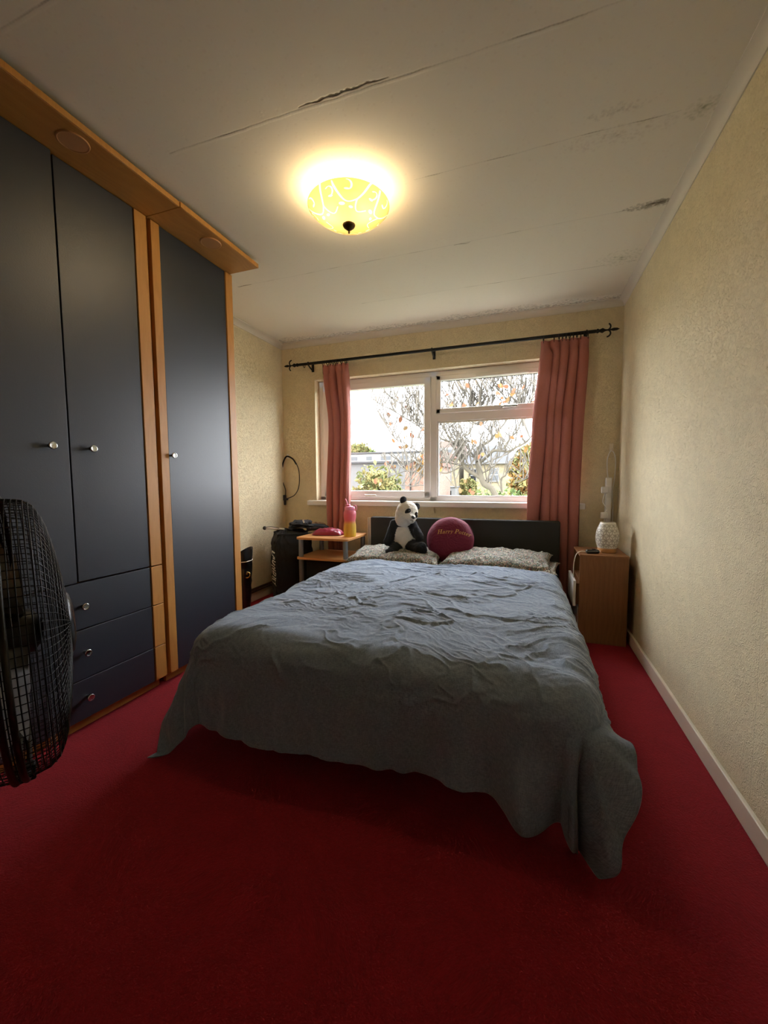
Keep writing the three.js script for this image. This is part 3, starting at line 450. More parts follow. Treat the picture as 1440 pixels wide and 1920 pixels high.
// ---------------------------------------------------------------- laundry bag in the corner
M.blackCloth = phy({ color: new THREE.Color().setRGB(0.010, 0.010, 0.011), roughness: 0.8, sheen: 0.15, sheenColor: new THREE.Color(0.4, 0.4, 0.45), side: THREE.DoubleSide });
{
  const bx = -2.035, bz = -3.235, hx = 0.17, hz = 0.155, turn = 0.80;
  const t = thing('laundry_bag', 'tall black laundry bag with white lettering standing in the corner', 'laundry bag', [bx, 0, bz], turn);
  const f = (u, v) => {
    const a = u * Math.PI * 2, ca = Math.cos(a), sa = Math.sin(a), e = 0.42, sx = Math.sign(ca) * Math.abs(ca) ** e, sz = Math.sign(sa) * Math.abs(sa) ** e, y = v * 0.60;
    const k = 0.95 + 0.05 * Math.sin(v * 3) - 0.14 * sstep(0.86, 1, v), w = 0.006 * n2(a * 2.2, y * 9) + 0.003 * n2(a * 6, y * 22);
    return [sx * (hx * k + w), y + 0.012 * n2(a * 1.3, 3) * v, sz * (hz * k + w)];
  };
  // lettering is printed down the left face
  const label = canvasTex(256, 1024, (c, w, h) => {
    c.fillStyle = '#121213'; c.fillRect(0, 0, w, h); c.save(); c.translate(w / 2, h * 0.53); c.rotate(Math.PI / 2); c.fillStyle = '#e9e7e2'; c.font = 'bold 150px sans-serif'; c.textAlign = 'center'; c.textBaseline = 'middle'; c.fillText('LAUNDRY', 0, 0); c.restore();
  }, true);
  part('bag_body', grid(120, 60, f, [1, 1], true), M.blackCloth, t);
  const ua = 0.43, ub = 0.545;
  part('lettering_panel', grid(30, 60, (u, v) => { const p = f(ub - (ub - ua) * u, 0.12 + v * 0.78), q = Math.hypot(p[0], p[2]); return [p[0] * (1 + 0.0022 / q), p[1], p[2] * (1 + 0.0022 / q)]; }), std({ map: label, roughness: 0.8, side: THREE.DoubleSide }), t);
  part('gathered_top', grid(120, 14, (u, v) => { const a = u * Math.PI * 2, r = 1 - v * 0.85, e = 0.55, ca = Math.cos(a), sa = Math.sin(a), g = 0.012 * Math.sin(a * 13) * (0.4 + v); const b = f(u, 1); return [b[0] * r + g * ca, b[1] + 0.028 * Math.sin(v * 2.4) + 0.008 * n2(a * 5, v * 3), b[2] * r + g * sa]; }, [1, 1], true), M.blackCloth, t);
  part('drawstring', tube([[-0.15, 0.607, 0.14], [-0.05, 0.603, 0.165], [0.06, 0.607, 0.165], [0.15, 0.60, 0.14]], 0.005, 30, 8), M.dark, t);
}
{
  const t = thing('hamper_rod', 'white rod with a round grey end cap poking out of the laundry bag', 'rod');
  part('rod', tube([[-2.225, 0.648, -3.11], [-2.06, 0.638, -3.16]], 0.0085, 6, 12), M.white, t);
  part('end_cap', new THREE.SphereGeometry(0.0175, 20, 14).translate(-2.232, 0.6485, -3.108), std({ color: 0x3d3a38, roughness: 0.5 }), t);
  part('cord', tube([[-2.215, 0.658, -3.108], [-2.16, 0.660, -3.12], [-2.1, 0.648, -3.14]], 0.003, 14, 6), M.dark, t);
}
function heap(name, label, cat, c, s, mat, seed) {
  const t = thing(name, label, cat, c);
  const g = new THREE.SphereGeometry(1, 64, 40), p = g.attributes.position;
  for (let i = 0; i < p.count; i++) { const x = p.getX(i), y = p.getY(i), z = p.getZ(i), k = 1 + 0.26 * n3(x * 1.4 + seed, y * 1.4, z * 1.4) + 0.14 * (1 - Math.abs(n3(x * 3.2, y * 3.2 + seed, z * 3.2))); p.setXYZ(i, x * s[0] * k, Math.max(-0.4, y) * s[1] * k, z * s[2] * k); }
  g.computeVertexNormals(); part('fabric', g, mat, t); return t;
}
{
  const t = heap('black_jacket', 'bunched black jacket lying on top of the black laundry bag', 'jacket', [-1.925, 0.668, -3.24], [0.10, 0.045, 0.09], M.blackCloth, 3);
  part('white_tag', box(0.060, 0.074, 0.006, 0.036, 0.062, 0.066, 0.001).rotateZ(0.4), M.white, t);
  part('sleeve', tube([[0.06, -0.02, 0.02], [0.12, -0.012, -0.03], [0.17, -0.02, -0.08], [0.2, -0.04, -0.11]], 0.03, 20, 12), M.blackCloth, t);
}
heap('brown_scarf', 'light brown scarf crumpled behind the black jacket in the corner', 'scarf', [-1.885, 0.650, -3.43], [0.08, 0.03, 0.045], std({ color: 0x8f7358, roughness: 0.95 }), 9);
solo('storage_box', box(-1.76, -1.42, 0.133, 0.40, -3.36, -3.02, 0.01), M.blackCloth, 'black fabric storage box on the lower shelf of the side table', 'box');
// ---------------------------------------------------------------- glossy black boot bag beside the wardrobe
{
  const t = thing('boot', 'tall glossy black boot with brass buckle standing between wardrobe and wall', 'boot', [-2.085, 0, -2.62], 0.2);
  const gl = phy({ color: 0x0a0a0b, roughness: 0.28, clearcoat: 0.6, clearcoatRoughness: 0.25, side: THREE.DoubleSide });
  part('shaft', grid(40, 30, (u, v) => { const a = u * 6.2832, r = 0.040 + 0.028 * v + 0.004 * n2(a, v * 6); const tip = v > 0.93 ? 0.05 * (v - 0.93) / 0.07 * Math.max(0, Math.cos(a - 0.2)) : 0; return [Math.cos(a) * r, 0.05 + v * 0.465 + tip, Math.sin(a) * r * 1.15]; }, [1, 1], true), gl, t);
  part('white_piping', new THREE.TorusGeometry(0.0645, 0.003, 8, 48).rotateX(Math.PI / 2 + 0.06).scale(1, 1, 1.15).translate(0, 0.455, 0), M.white, t);
  part('foot', grid(32, 20, (u, v) => { const a = u * 6.2832, b = (v - 0.5) * 3.1416; return [Math.cos(b) * Math.cos(a) * 0.042, Math.max(0.002, 0.035 + Math.sin(b) * 0.05), 0.055 + Math.cos(b) * Math.sin(a) * 0.105]; }), gl, t);
  part('buckle', merge([new THREE.TorusGeometry(0.022, 0.006, 10, 28).rotateY(0.5).translate(0.045, 0.345, 0.04), box(0.03, 0.055, 0.352, 0.362, 0.02, 0.05, 0.002)]), std({ color: 0xb59a5a, metalness: 1, roughness: 0.25 }), t);
  part('toe_stud', new THREE.SphereGeometry(0.009, 12, 10).translate(0.02, 0.055, 0.145), M.chrome, t);
}
// ---------------------------------------------------------------- black cord loop on a hook
{
  const t = thing('wall_hook', 'small white adhesive hook high on the window wall near the left corner', 'hook', [-2.255, 1.325, ZB]);
  part('hook_plate', box(-0.012, 0.012, -0.03, 0.018, 0, 0.005, 0.002), M.white, t); part('hook_arm', tube([[0, -0.022, 0.004], [0, -0.028, 0.016], [0, -0.016, 0.022], [0, -0.006, 0.022]], 0.003, 14, 8), M.white, t);
  const l = thing('hanging_lanyard', 'black cord lanyard loop with plastic buckle hanging on the white hook', 'lanyard', [-2.255, 1.308, ZB + 0.024]);
  part('cord', tube([[-0.028, -0.41, 0], [-0.02, -0.33, 0], [-0.05, -0.24, 0], [-0.055, -0.14, 0], [-0.038, -0.05, 0.002], [0.0, 0.006, 0], [0.07, -0.02, 0.002], [0.125, -0.10, 0], [0.14, -0.20, 0], [0.125, -0.31, 0], [0.08, -0.375, 0], [0.0, -0.41, 0]], 0.0042, 120, 8), M.dark, l);
  part('padded_sleeve', tube([[-0.052, -0.10, 0.002], [-0.036, -0.045, 0.003], [0.0, 0.007, 0], [0.07, -0.018, 0.003], [0.108, -0.07, 0]], 0.0075, 50, 10), M.dark, l);
  part('buckle', merge([box(-0.045, -0.016, -0.43, -0.375, -0.008, 0.012, 0.004), box(-0.055, -0.036, -0.405, -0.38, -0.004, 0.008, 0.003), box(-0.04, -0.018, -0.475, -0.428, -0.006, 0.010, 0.004), box(-0.018, 0.006, -0.425, -0.405, -0.005, 0.009, 0.003)]), std({ color: 0x1a171d, roughness: 0.45 }), l);
}
// ---------------------------------------------------------------- radiator behind the headboard
{
  const t = thing('radiator', 'white panel radiator under the window, end showing beside the headboard', 'radiator');
  const x0 = -1.375, x1 = -0.06, y0 = 0.14, y1 = 0.735, z0 = ZB + 0.025, z1 = ZB + 0.075;
  part('panel', box(x0 + 0.012, x1 - 0.012, y0, y1 - 0.01, z1 - 0.018, z1, 0.006), M.white, t);
  for (const x of [x0, x1 - 0.012]) part('end_panel', merge([box(x, x + 0.012, y0, y1, z0, z1 + 0.006, 0.004)]), M.white, t);
  part('top_grille', box(x0, x1, y1 - 0.012, y1, z0, z1, 0.003), M.white, t);
  part('rib', merge(Array.from({ length: 32 }, (_, k) => box(x0 + 0.03 + k * 0.04, x0 + 0.046 + k * 0.04, y0 + 0.03, y1 - 0.05, z1 - 0.002, z1 + 0.004, 0.002))), M.white, t);
  part('wall_bracket', merge([box(-1.25, -1.22, 0.3, 0.6, ZB + 0.001, z0 + 0.01, 0.002), box(-0.22, -0.19, 0.3, 0.6, ZB + 0.001, z0 + 0.01, 0.002), box(-0.9, -0.88, 0, 0.16, z0 + 0.005, z0 + 0.025, 0.003)]), M.white, t);
}
// ---------------------------------------------------------------- nightstand, burner, cable, strip
const NX0 = 0.337, NX1 = 0.618, NZ0 = -3.262, NZ1 = -2.90, NT = 0.582;
{
  const t = thing('nightstand', 'tall narrow brown wood effect nightstand with open shelf and white drawer', 'nightstand');
  part('side_panel', box(NX0, NX1, 0, NT - 0.012, NZ1 - 0.015, NZ1, 0.001), M.oak, t); part('side_panel', box(NX0, NX1, 0, NT - 0.012, NZ0, NZ0 + 0.015, 0.001), M.oak, t);
  part('top', box(NX0 - 0.002, NX1 + 0.002, NT - 0.012, NT, NZ0 - 0.002, NZ1 + 0.002, 0.0015, true), M.oak, t);
  part('back_panel', box(NX1 - 0.006, NX1, 0.0, NT - 0.012, NZ0 + 0.015, NZ1 - 0.015, 0), M.oak, t);
  part('shelf', box(NX0 + 0.004, NX1 - 0.006, 0.398, 0.41, NZ0 + 0.015, NZ1 - 0.015, 0.001), M.oak, t);
  part('bottom', box(NX0 + 0.004, NX1 - 0.006, 0.05, 0.062, NZ0 + 0.015, NZ1 - 0.015, 0.001), M.oak, t);
  const d = part('drawer', box(NX0 - 0.035, NX0 - 0.018, 0.235, 0.405, NZ0 + 0.018, NZ1 - 0.012, 0.002), M.white, t); part('drawer_box', box(NX0 - 0.018, NX1 - 0.06, 0.245, 0.385, NZ0 + 0.024, NZ1 - 0.024, 0.001), M.oak, d);
  const d2 = part('drawer', box(NX0 - 0.006, NX0 + 0.011, 0.066, 0.23, NZ0 + 0.018, NZ1 - 0.018, 0.002), M.white, t);
}
{
  const t = thing('oil_burner', 'white ceramic vase lamp with cut hexagon petal pattern on wooden base', 'lamp', [0.517, NT, -3.06]);
  const pat = (bump) => canvasTex(1024, 400, (c, w, h) => {
    c.fillStyle = bump ? '#fff' : '#e9e2d4'; c.fillRect(0, 0, w, h); c.strokeStyle = bump ? '#000' : '#75654e'; c.lineWidth = 6; c.lineCap = 'round';
    const s = w / 12, L = s / 1.732;                                    // rows of hexagons, each cut into three rhombs by open slits
    for (let j = -1; j < 7; j++) for (let i = -1; i < 14; i++) { const x = (i + (j & 1 ? 0.5 : 0)) * s, y = j * L * 1.5; for (let k = 0; k < 6; k++) { const a = k * Math.PI / 3 + Math.PI / 6, b = a + Math.PI / 3, ax = x + Math.cos(a) * L, ay = y + Math.sin(a) * L, bx = x + Math.cos(b) * L, by = y + Math.sin(b) * L; c.beginPath(); c.moveTo(ax + (bx - ax) * 0.16, ay + (by - ay) * 0.16); c.lineTo(bx - (bx - ax) * 0.16, by - (by - ay) * 0.16); c.stroke(); if (k % 2) { c.beginPath(); c.moveTo(x + Math.cos(a) * L * 0.14, y + Math.sin(a) * L * 0.14); c.lineTo(x + Math.cos(a) * L * 0.86, y + Math.sin(a) * L * 0.86); c.stroke(); } } }
    c.fillStyle = bump ? '#fff' : '#e9e2d4'; c.fillRect(0, 0, w, 16); c.fillRect(0, h - 14, w, 14);
  }, !bump);
  const cer = phy({ map: pat(false), bumpMap: pat(true), bumpScale: 0.003, roughness: 0.35, clearcoat: 0.3, side: THREE.DoubleSide });
  const prof = []; for (let k = 0; k <= 24; k++) { const v = k / 24; prof.push([0.047 + 0.026 * Math.sin(Math.PI * clamp(v * 0.86 + 0.12)) - 0.004 * v, 0.030 + v * 0.172]); }
  for (let k = 24; k >= 0; k--) { const v = k / 24; prof.push([0.043 + 0.026 * Math.sin(Math.PI * clamp(v * 0.86 + 0.12)) - 0.004 * v, 0.034 + v * 0.168]); }
  const g = lathe(prof, 64), uv = g.attributes.uv, p = g.attributes.position; for (let i = 0; i < uv.count; i++) uv.setY(i, (p.getY(i) - 0.03) / 0.172);
  part('ceramic_shade', g, cer, t);
  part('wooden_base', lathe([[0.0001, 0], [0.055, 0], [0.057, 0.003], [0.057, 0.026], [0.054, 0.030], [0.0001, 0.030]], 48), M.tableWood, t);
}
{
  const t = thing('cable_switch', 'black rounded inline cable switch lying on the nightstand edge', 'switch', [0.418, NT, -2.972], 0.12);
  part('switch_body', new RoundedBoxGeometry(0.082, 0.026, 0.04, 4, 0.012).translate(0, 0.0135, 0), phy({ color: 0x0c0c0d, roughness: 0.3, clearcoat: 0.4 }), t); part('rocker', new RoundedBoxGeometry(0.022, 0.006, 0.018, 3, 0.003).translate(0.008, 0.0272, 0), M.dark, t);
  const c = solo('white_cable', merge([tube([[0.378, NT + 0.012, -2.966], [0.35, NT + 0.014, -2.955], [0.322, NT + 0.0, -2.94], [0.306, NT - 0.05, -2.93], [0.303, NT - 0.10, -2.93], [0.306, 0.42, -2.94]], 0.0028, 50, 8), tube([[0.455, NT + 0.010, -2.985], [0.47, NT + 0.012, -3.01], [0.475, NT + 0.006, -3.03]], 0.0028, 14, 8)]), M.white, 'thin white cable curling over the left edge of the nightstand', 'cable');
}
{
  const t = thing('power_strip', 'white power strip hanging upright by its flex on the window wall', 'power strip', [0.592, 0, ZB]);
  part('strip_body', box(-0.022, 0.022, 0.63, 1.085, 0.004, 0.045, 0.008), M.white, t);
  part('socket', merge([0.70, 0.80, 0.90, 1.0].map((y) => box(-0.016, 0.016, y - 0.03, y + 0.03, 0.044, 0.0475, 0.004))), M.upvc, t);
  const pl = (y) => part('plug', merge([box(-0.055, -0.006, y - 0.025, y + 0.025, 0.047, 0.075, 0.008)]), M.white, t); pl(0.795); pl(0.99);
  part('flex', tube([[-0.006, 1.08, 0.03], [-0.012, 1.14, 0.02], [-0.010, 1.24, 0.014], [0.012, 1.292, 0.03], [0.040, 1.24, 0.014], [0.042, 1.1, 0.014], [0.030, 0.98, 0.014], [0.036, 0.85, 0.014], [0.034, 0.6, 0.014], [0.03, 0.2, 0.014]], 0.0042, 120, 8), M.white, t);
  part('plug_lead', tube([[-0.03, 0.97, 0.07], [-0.04, 0.9, 0.05], [-0.01, 0.84, 0.052], [-0.026, 0.82, 0.07]], 0.003, 30, 8), M.white, t);
  const h = thing('adhesive_hook', 'ivory adhesive hook high on the wall above the power strip', 'hook', [0.606, 1.30, ZB]);
  part('hook_plate', box(-0.014, 0.014, -0.02, 0.045, 0, 0.008, 0.003), M.gloss, h); part('hook_arm', tube([[0, -0.012, 0.006], [0, -0.018, 0.025], [0, -0.008, 0.036], [0, 0.004, 0.036]], 0.004, 14, 8), M.gloss, h);
}

// ---------------------------------------------------------------- plush panda and velvet cushion
function smooth(list, k, x, y, z) { let d = 1e9, best = 0, bd = 1e9; list.forEach((b, i) => { const q = b.f(x, y, z); if (q + (b.bias || 0) < bd) { bd = q + (b.bias || 0); best = i; } if (d > 1e8) d = q; else { const h = clamp(0.5 + 0.5 * (q - d) / k); d = q * (1 - h) + d * h - k * h * (1 - h); } }); return [d, best]; }
const cap = (a, b, ra, rb) => { const A = V(...a), B = V(...b), D = B.clone().sub(A), L = D.lengthSq() || 1e-9; return (x, y, z) => { const px = x - A.x, py = y - A.y, pz = z - A.z, t = clamp((px * D.x + py * D.y + pz * D.z) / L); return Math.hypot(px - D.x * t, py - D.y * t, pz - D.z * t) - (ra + (rb - ra) * t); }; };
const ell = (c, r) => (x, y, z) => { const a = (x - c[0]) / r[0], b = (y - c[1]) / r[1], d = (z - c[2]) / r[2], k = Math.hypot(a, b, d); return (k - 1) * Math.min(...r) * (0.6 + 0.4 * k); };
function fieldMesh(list, k, half, centre, res, colour) {
  const mc = new MarchingCubes(res, M.dark, false, false, 160000); mc.isolation = 0;
  for (let z = 0; z < res; z++) for (let y = 0; y < res; y++) for (let x = 0; x < res; x++) { const X = (x - res / 2) / (res / 2) * half + centre[0], Y = (y - res / 2) / (res / 2) * half + centre[1], Z = (z - res / 2) / (res / 2) * half + centre[2]; mc.field[z * res * res + y * res + x] = -smooth(list, k, X, Y, Z)[0]; }
  mc.update(); const n = mc.count, P = new Float32Array(n * 3), C = new Float32Array(n * 3);
  for (let i = 0; i < n; i++) { const X = mc.positionArray[i * 3] * half + centre[0], Y = mc.positionArray[i * 3 + 1] * half + centre[1], Z = mc.positionArray[i * 3 + 2] * half + centre[2]; P.set([X, Y, Z], i * 3); }
  let g = new THREE.BufferGeometry(); g.setAttribute('position', new THREE.BufferAttribute(P, 3)); g = mergeVertices(g, 1e-5); g.computeVertexNormals();
  const q = g.attributes.position, cc = new Float32Array(q.count * 3), nn = g.attributes.normal;
  for (let i = 0; i < q.count; i++) { const x = q.getX(i), y = q.getY(i), z = q.getZ(i), b = smooth(list, k, x, y, z)[1]; cc.set(colour(list[b], x, y, z), i * 3); const e = 0.0016 * n3(x * 90, y * 90, z * 90) + 0.003 * n3(x * 24, y * 24, z * 24); q.setXYZ(i, x + nn.getX(i) * e, y + nn.getY(i) * e, z + nn.getZ(i) * e); }
  g.setAttribute('color', new THREE.BufferAttribute(cc, 3)); g.computeVertexNormals(); return g;
}
{
  const t = thing('panda_plush', 'seated black and white panda plush toy leaning against the headboard', 'plush toy', [-0.925, 0.535, -3.16], 0.14); t.rotation.z = 0.05;
  const BL = [0.012, 0.012, 0.014], WH = [0.66, 0.62, 0.54];
  const parts = [
    { f: ell([0, 0.085, 0], [0.090, 0.125, 0.075]), c: WH, torso: 1 },
    { f: ell([-0.005, 0.185, -0.005], [0.078, 0.055, 0.062]), c: BL },
    { f: cap([-0.07, 0.185, 0.01], [-0.130, 0.05, 0.045], 0.044, 0.036), c: BL }, { f: cap([0.065, 0.18, 0.015], [0.125, 0.085, 0.065], 0.042, 0.036), c: BL },
    { f: cap([-0.055, 0.0, 0.03], [-0.105, -0.045, 0.12], 0.050, 0.048), c: BL }, { f: cap([0.055, 0.01, 0.03], [0.135, -0.005, 0.115], 0.052, 0.045), c: BL },
    { f: ell([-0.108, -0.058, 0.142], [0.045, 0.055, 0.036]), c: BL }, { f: ell([0.15, 0.0, 0.135], [0.040, 0.052, 0.034]), c: BL },
  ];
  const plush = phy({ vertexColors: true, roughness: 1, sheen: 0.3, sheenColor: new THREE.Color(0.35, 0.35, 0.36), sheenRoughness: 0.7 });
  part('body', fieldMesh(parts, 0.022, 0.25, [0, 0.08, 0.03], 84, (b, x, y, z) => (b.torso && y > 0.165 ? BL : b.c)), plush, t);
  const head = new THREE.Group(); head.name = 'head'; head.position.set(0.026, 0.262, 0.02); head.scale.setScalar(1.12); head.rotation.set(0.10, 0.66, -0.52); t.add(head);
  const hp = [{ f: ell([0, 0.012, 0], [0.082, 0.084, 0.076]), c: WH }, { f: ell([0, -0.02, 0.062], [0.042, 0.036, 0.042]), c: WH }, { f: ell([0, -0.055, -0.005], [0.06, 0.045, 0.055]), c: WH }];
  part('face', fieldMesh(hp, 0.02, 0.15, [0, 0, 0.01], 60, (b) => b.c), plush, head);
  const black = phy({ color: 0x0d0d0e, roughness: 0.9 }), shine = phy({ color: 0x050505, roughness: 0.15, clearcoat: 1 });
  for (const s of [-1, 1]) {
    part('eye_patch', new THREE.SphereGeometry(1, 20, 14).scale(0.017, 0.024, 0.010).rotateZ(s * 0.5).rotateY(s * 0.45).translate(s * 0.037, 0.018, 0.067), black, head);
    part('eye', new THREE.SphereGeometry(0.0055, 14, 10).translate(s * 0.036, 0.021, 0.0765), shine, head);
    part('ear', new THREE.SphereGeometry(1, 20, 14).scale(0.027, 0.028, 0.014).translate(s * 0.062, 0.085, -0.01), black, head);
  }
  part('nose', new THREE.SphereGeometry(1, 18, 12).scale(0.016, 0.011, 0.009).translate(0, -0.008, 0.103), shine, head);
  part('mouth', tube([[-0.014, -0.036, 0.099], [0, -0.03, 0.1035], [0.014, -0.036, 0.099]], 0.0012, 12, 6), black, head);
  part('tag', box(-0.138, -0.134, 0.055, 0.095, 0.0, 0.026, 0.001), M.white, t);
}
{
  const t = thing('round_cushion', 'round burgundy velvet cushion with gold script lettering propped on the pillows', 'cushion', [-0.565, 0.600, -3.20]); t.rotation.order = 'YXZ'; t.rotation.set(-0.32, 0.10, -0.05);
  const Rr = 0.182, face = canvasTex(1024, 1024, (c, w, h) => {
    c.fillStyle = '#6e1230'; c.fillRect(0, 0, w, h); const r = rng(77); for (let k = 0; k < 9000; k++) { c.fillStyle = r() > 0.5 ? 'rgba(120,24,56,.10)' : 'rgba(40,4,16,.10)'; c.fillRect(r() * w, r() * h, 3 + r() * 14, 2 + r() * 4); }
    c.fillStyle = '#c39a55'; c.textAlign = 'center'; c.textBaseline = 'alphabetic'; const txt = 'Harry Potter'; c.font = 'italic bold 104px serif'; let x = 232; for (const [i, ch] of [...txt].entries()) { const a = (i - 5.5) / 5.5, big = ch === 'H' || ch === 'P'; c.font = `italic bold ${big ? 138 : 104}px serif`; const cw = c.measureText(ch).width; c.save(); c.translate(x + cw / 2, 436 - 34 * (1 - a * a)); c.rotate(a * 0.16); c.fillText(ch, 0, 0); c.restore(); x += cw * 1.0; }
  }, true);
  const velvet = phy({ map: face, roughness: 0.8, sheen: 0.6, sheenColor: new THREE.Color(0.6, 0.12, 0.25), sheenRoughness: 0.35 }), plain = phy({ color: 0x6e1230, roughness: 0.8, sheen: 0.6, sheenColor: new THREE.Color(0.6, 0.12, 0.25), sheenRoughness: 0.35 });
  const f = (s) => (u, v) => { const a = u * 6.28319, q = Math.sin(v * Math.PI / 2), rr = Rr * q * (1 + 0.012 * n2(Math.cos(a) * 1.5, Math.sin(a) * 1.5)); const k = Math.pow(Math.max(0, 1 - q ** 2.6), 0.5), pk = 0.006 * (1 - Math.abs(n2(Math.cos(a) * q * 5, Math.sin(a) * q * 9))) + 0.003 * Math.sin(a * 24) * q ** 6; return [Math.cos(a) * rr, Math.sin(a) * rr, s * (0.078 * k + pk * k)]; };
  const gf = grid(96, 36, f(1)); { const ix = gf.index.array; for (let i = 0; i < ix.length; i += 3) { const q = ix[i]; ix[i] = ix[i + 1]; ix[i + 1] = q; } gf.computeVertexNormals(); const uv = gf.attributes.uv, p = gf.attributes.position; for (let i = 0; i < uv.count; i++) uv.setXY(i, 0.5 + p.getX(i) / Rr / 2, 0.5 + p.getY(i) / Rr / 2); }
  part('front_cover', gf, velvet, t); part('back_cover', grid(96, 24, f(-1)), plain, t); part('piping', new THREE.TorusGeometry(Rr, 0.004, 8, 90), plain, t);
}

// ---------------------------------------------------------------- pedestal fan
{
  const C = V(-0.806, 0.814, -0.417), ax = V(0.50, 0.035, -0.866).normalize();
  const t = thing('pedestal_fan', 'black wire cage pedestal fan standing beside the navy wardrobe', 'fan', [C.x, 0, C.z]);
  const head = new THREE.Group(); head.name = 'fan_head'; head.position.set(0, C.y, 0); head.quaternion.setFromUnitVectors(V(0, 0, 1), ax); t.add(head);
  const wire = std({ color: 0x0c0c0d, roughness: 0.35, metalness: 0.5 }), plastic = std({ color: 0x0e0e10, roughness: 0.4 });
  const guard = (prof, s, N) => {
    const L = []; const cv = new THREE.CatmullRomCurve3(prof.map(([r, z]) => V(r, 0, z * s)));
    for (let k = 0; k < N; k++) { const a = k / N * 6.28319, g = new THREE.TubeGeometry(cv, 12, 0.00075, 3).rotateZ(a); L.push(g); }
    for (let k = 0; k <= 15; k++) { const p = cv.getPoint(k / 15); L.push(new THREE.TorusGeometry(p.x, 0.0009, 4, 72).translate(0, 0, p.z)); }
    return merge(L);
  };
  const fp = [[0.224, 0], [0.223, 0.022], [0.217, 0.042], [0.19, 0.057], [0.13, 0.070], [0.06, 0.078]];
  const fg = part('front_guard', guard(fp, 1, 110), wire, head); part('rear_guard', guard([[0.224, 0], [0.220, 0.03], [0.20, 0.055], [0.15, 0.07], [0.08, 0.078]], -1, 90), wire, head);
  part('badge', lathe([[0.0001, 0.088], [0.03, 0.087], [0.05, 0.083], [0.058, 0.076], [0.056, 0.072]], 40).rotateX(Math.PI / 2), phy({ color: 0x2a2a2c, roughness: 0.25, metalness: 0.6 }), head);
  part('rim', merge([new THREE.TorusGeometry(0.2265, 0.0042, 10, 110).translate(0, 0, 0.006), new THREE.TorusGeometry(0.2265, 0.0042, 10, 110).translate(0, 0, -0.006)]), plastic, head);
  part('rim_clip', box(-0.012, 0.012, -0.243, -0.218, -0.014, 0.014, 0.003), plastic, head);
  const blade = phy({ color: 0x55524f, roughness: 0.35, side: THREE.DoubleSide });
  for (let k = 0; k < 4; k++) part('blade', grid(16, 20, (u, v) => { const r = 0.035 + v * 0.155, w = 0.35 + 0.45 * Math.sin(v * 2.6), a = (u - 0.5) * w * 1.6; return [Math.cos(a) * r, Math.sin(a) * r, -0.005 + (u - 0.5) * 0.055 * (1 - 0.3 * v)]; }).rotateZ(k * Math.PI / 2 + 0.35), blade, head);
  part('hub', lathe([[0.0001, 0.045], [0.02, 0.042], [0.036, 0.03], [0.04, 0.0], [0.04, -0.03], [0.0001, -0.03]], 32).rotateX(Math.PI / 2), plastic, head);
  part('motor', lathe([[0.0001, -0.20], [0.035, -0.198], [0.058, -0.18], [0.066, -0.14], [0.068, -0.085], [0.0001, -0.08]], 36).rotateX(Math.PI / 2), plastic, head);
  const pz = -0.135, px = ax.x * pz, pzz = ax.z * pz;
  part('pole', merge([cyl(0.017, 0.015, 0.4, px, 0.03, pzz), cyl(0.011, 0.011, 0.33, px, 0.42, pzz), cyl(0.022, 0.022, 0.05, px, 0.41, pzz)]), plastic, t);
  part('neck', box(px - 0.025, px + 0.025, 0.66, 0.79, pzz - 0.03, pzz + 0.03, 0.012), plastic, t);
  part('base', lathe([[0.0001, 0], [0.14, 0], [0.15, 0.008], [0.14, 0.02], [0.06, 0.034], [0.03, 0.05], [0.0001, 0.05]], 48).translate(px, 0, pzz), plastic, t);
}

// ---------------------------------------------------------------- outside: garden tree, houses, shrubs (the bedroom is one floor up)
const GY = -2.8;
struct('ground', box(-60, 40, GY - 0.3, GY, -90, -3.9, 0), std({ map: dataTex(256, 256, (u, v) => mixc([66, 74, 48], [84, 84, 56], tiled(u, v, 30)), true, 1 / 3, 1 / 3), roughness: 1 }));
M.bark = std({ map: dataTex(256, 256, (u, v) => { const t = tiled(u, v, 40), s = tiled(u, v, 8, 2); return mixc([52, 47, 38], [80, 74, 60], 0.5 * t + 0.5 * s); }, true, 3, 3), roughness: 0.95 });
M.twig = std({ color: 0x4a453d, roughness: 0.95 });
function taper(r0, r1, pts, least = 0.015) {
  r0 = Math.max(r0 * 1.15, least); r1 = Math.max(r1 * 1.15, least * 0.8);
  const cv = new THREE.CatmullRomCurve3(pts.map((p) => V(...p))), seg = pts.length * 5, g = new THREE.TubeGeometry(cv, seg, 1, r0 > 0.02 ? 10 : 5), p = g.attributes.position, q = g.attributes.normal, rad = (r0 > 0.02 ? 10 : 5) + 1;
  for (let i = 0; i <= seg; i++) { const c = cv.getPointAt(i / seg), r = r0 + (r1 - r0) * i / seg; for (let j = 0; j < rad; j++) { const k = i * rad + j; p.setXYZ(k, c.x + q.getX(k) * r, c.y + q.getY(k) * r, c.z + q.getZ(k) * r); } }
  return g;
}
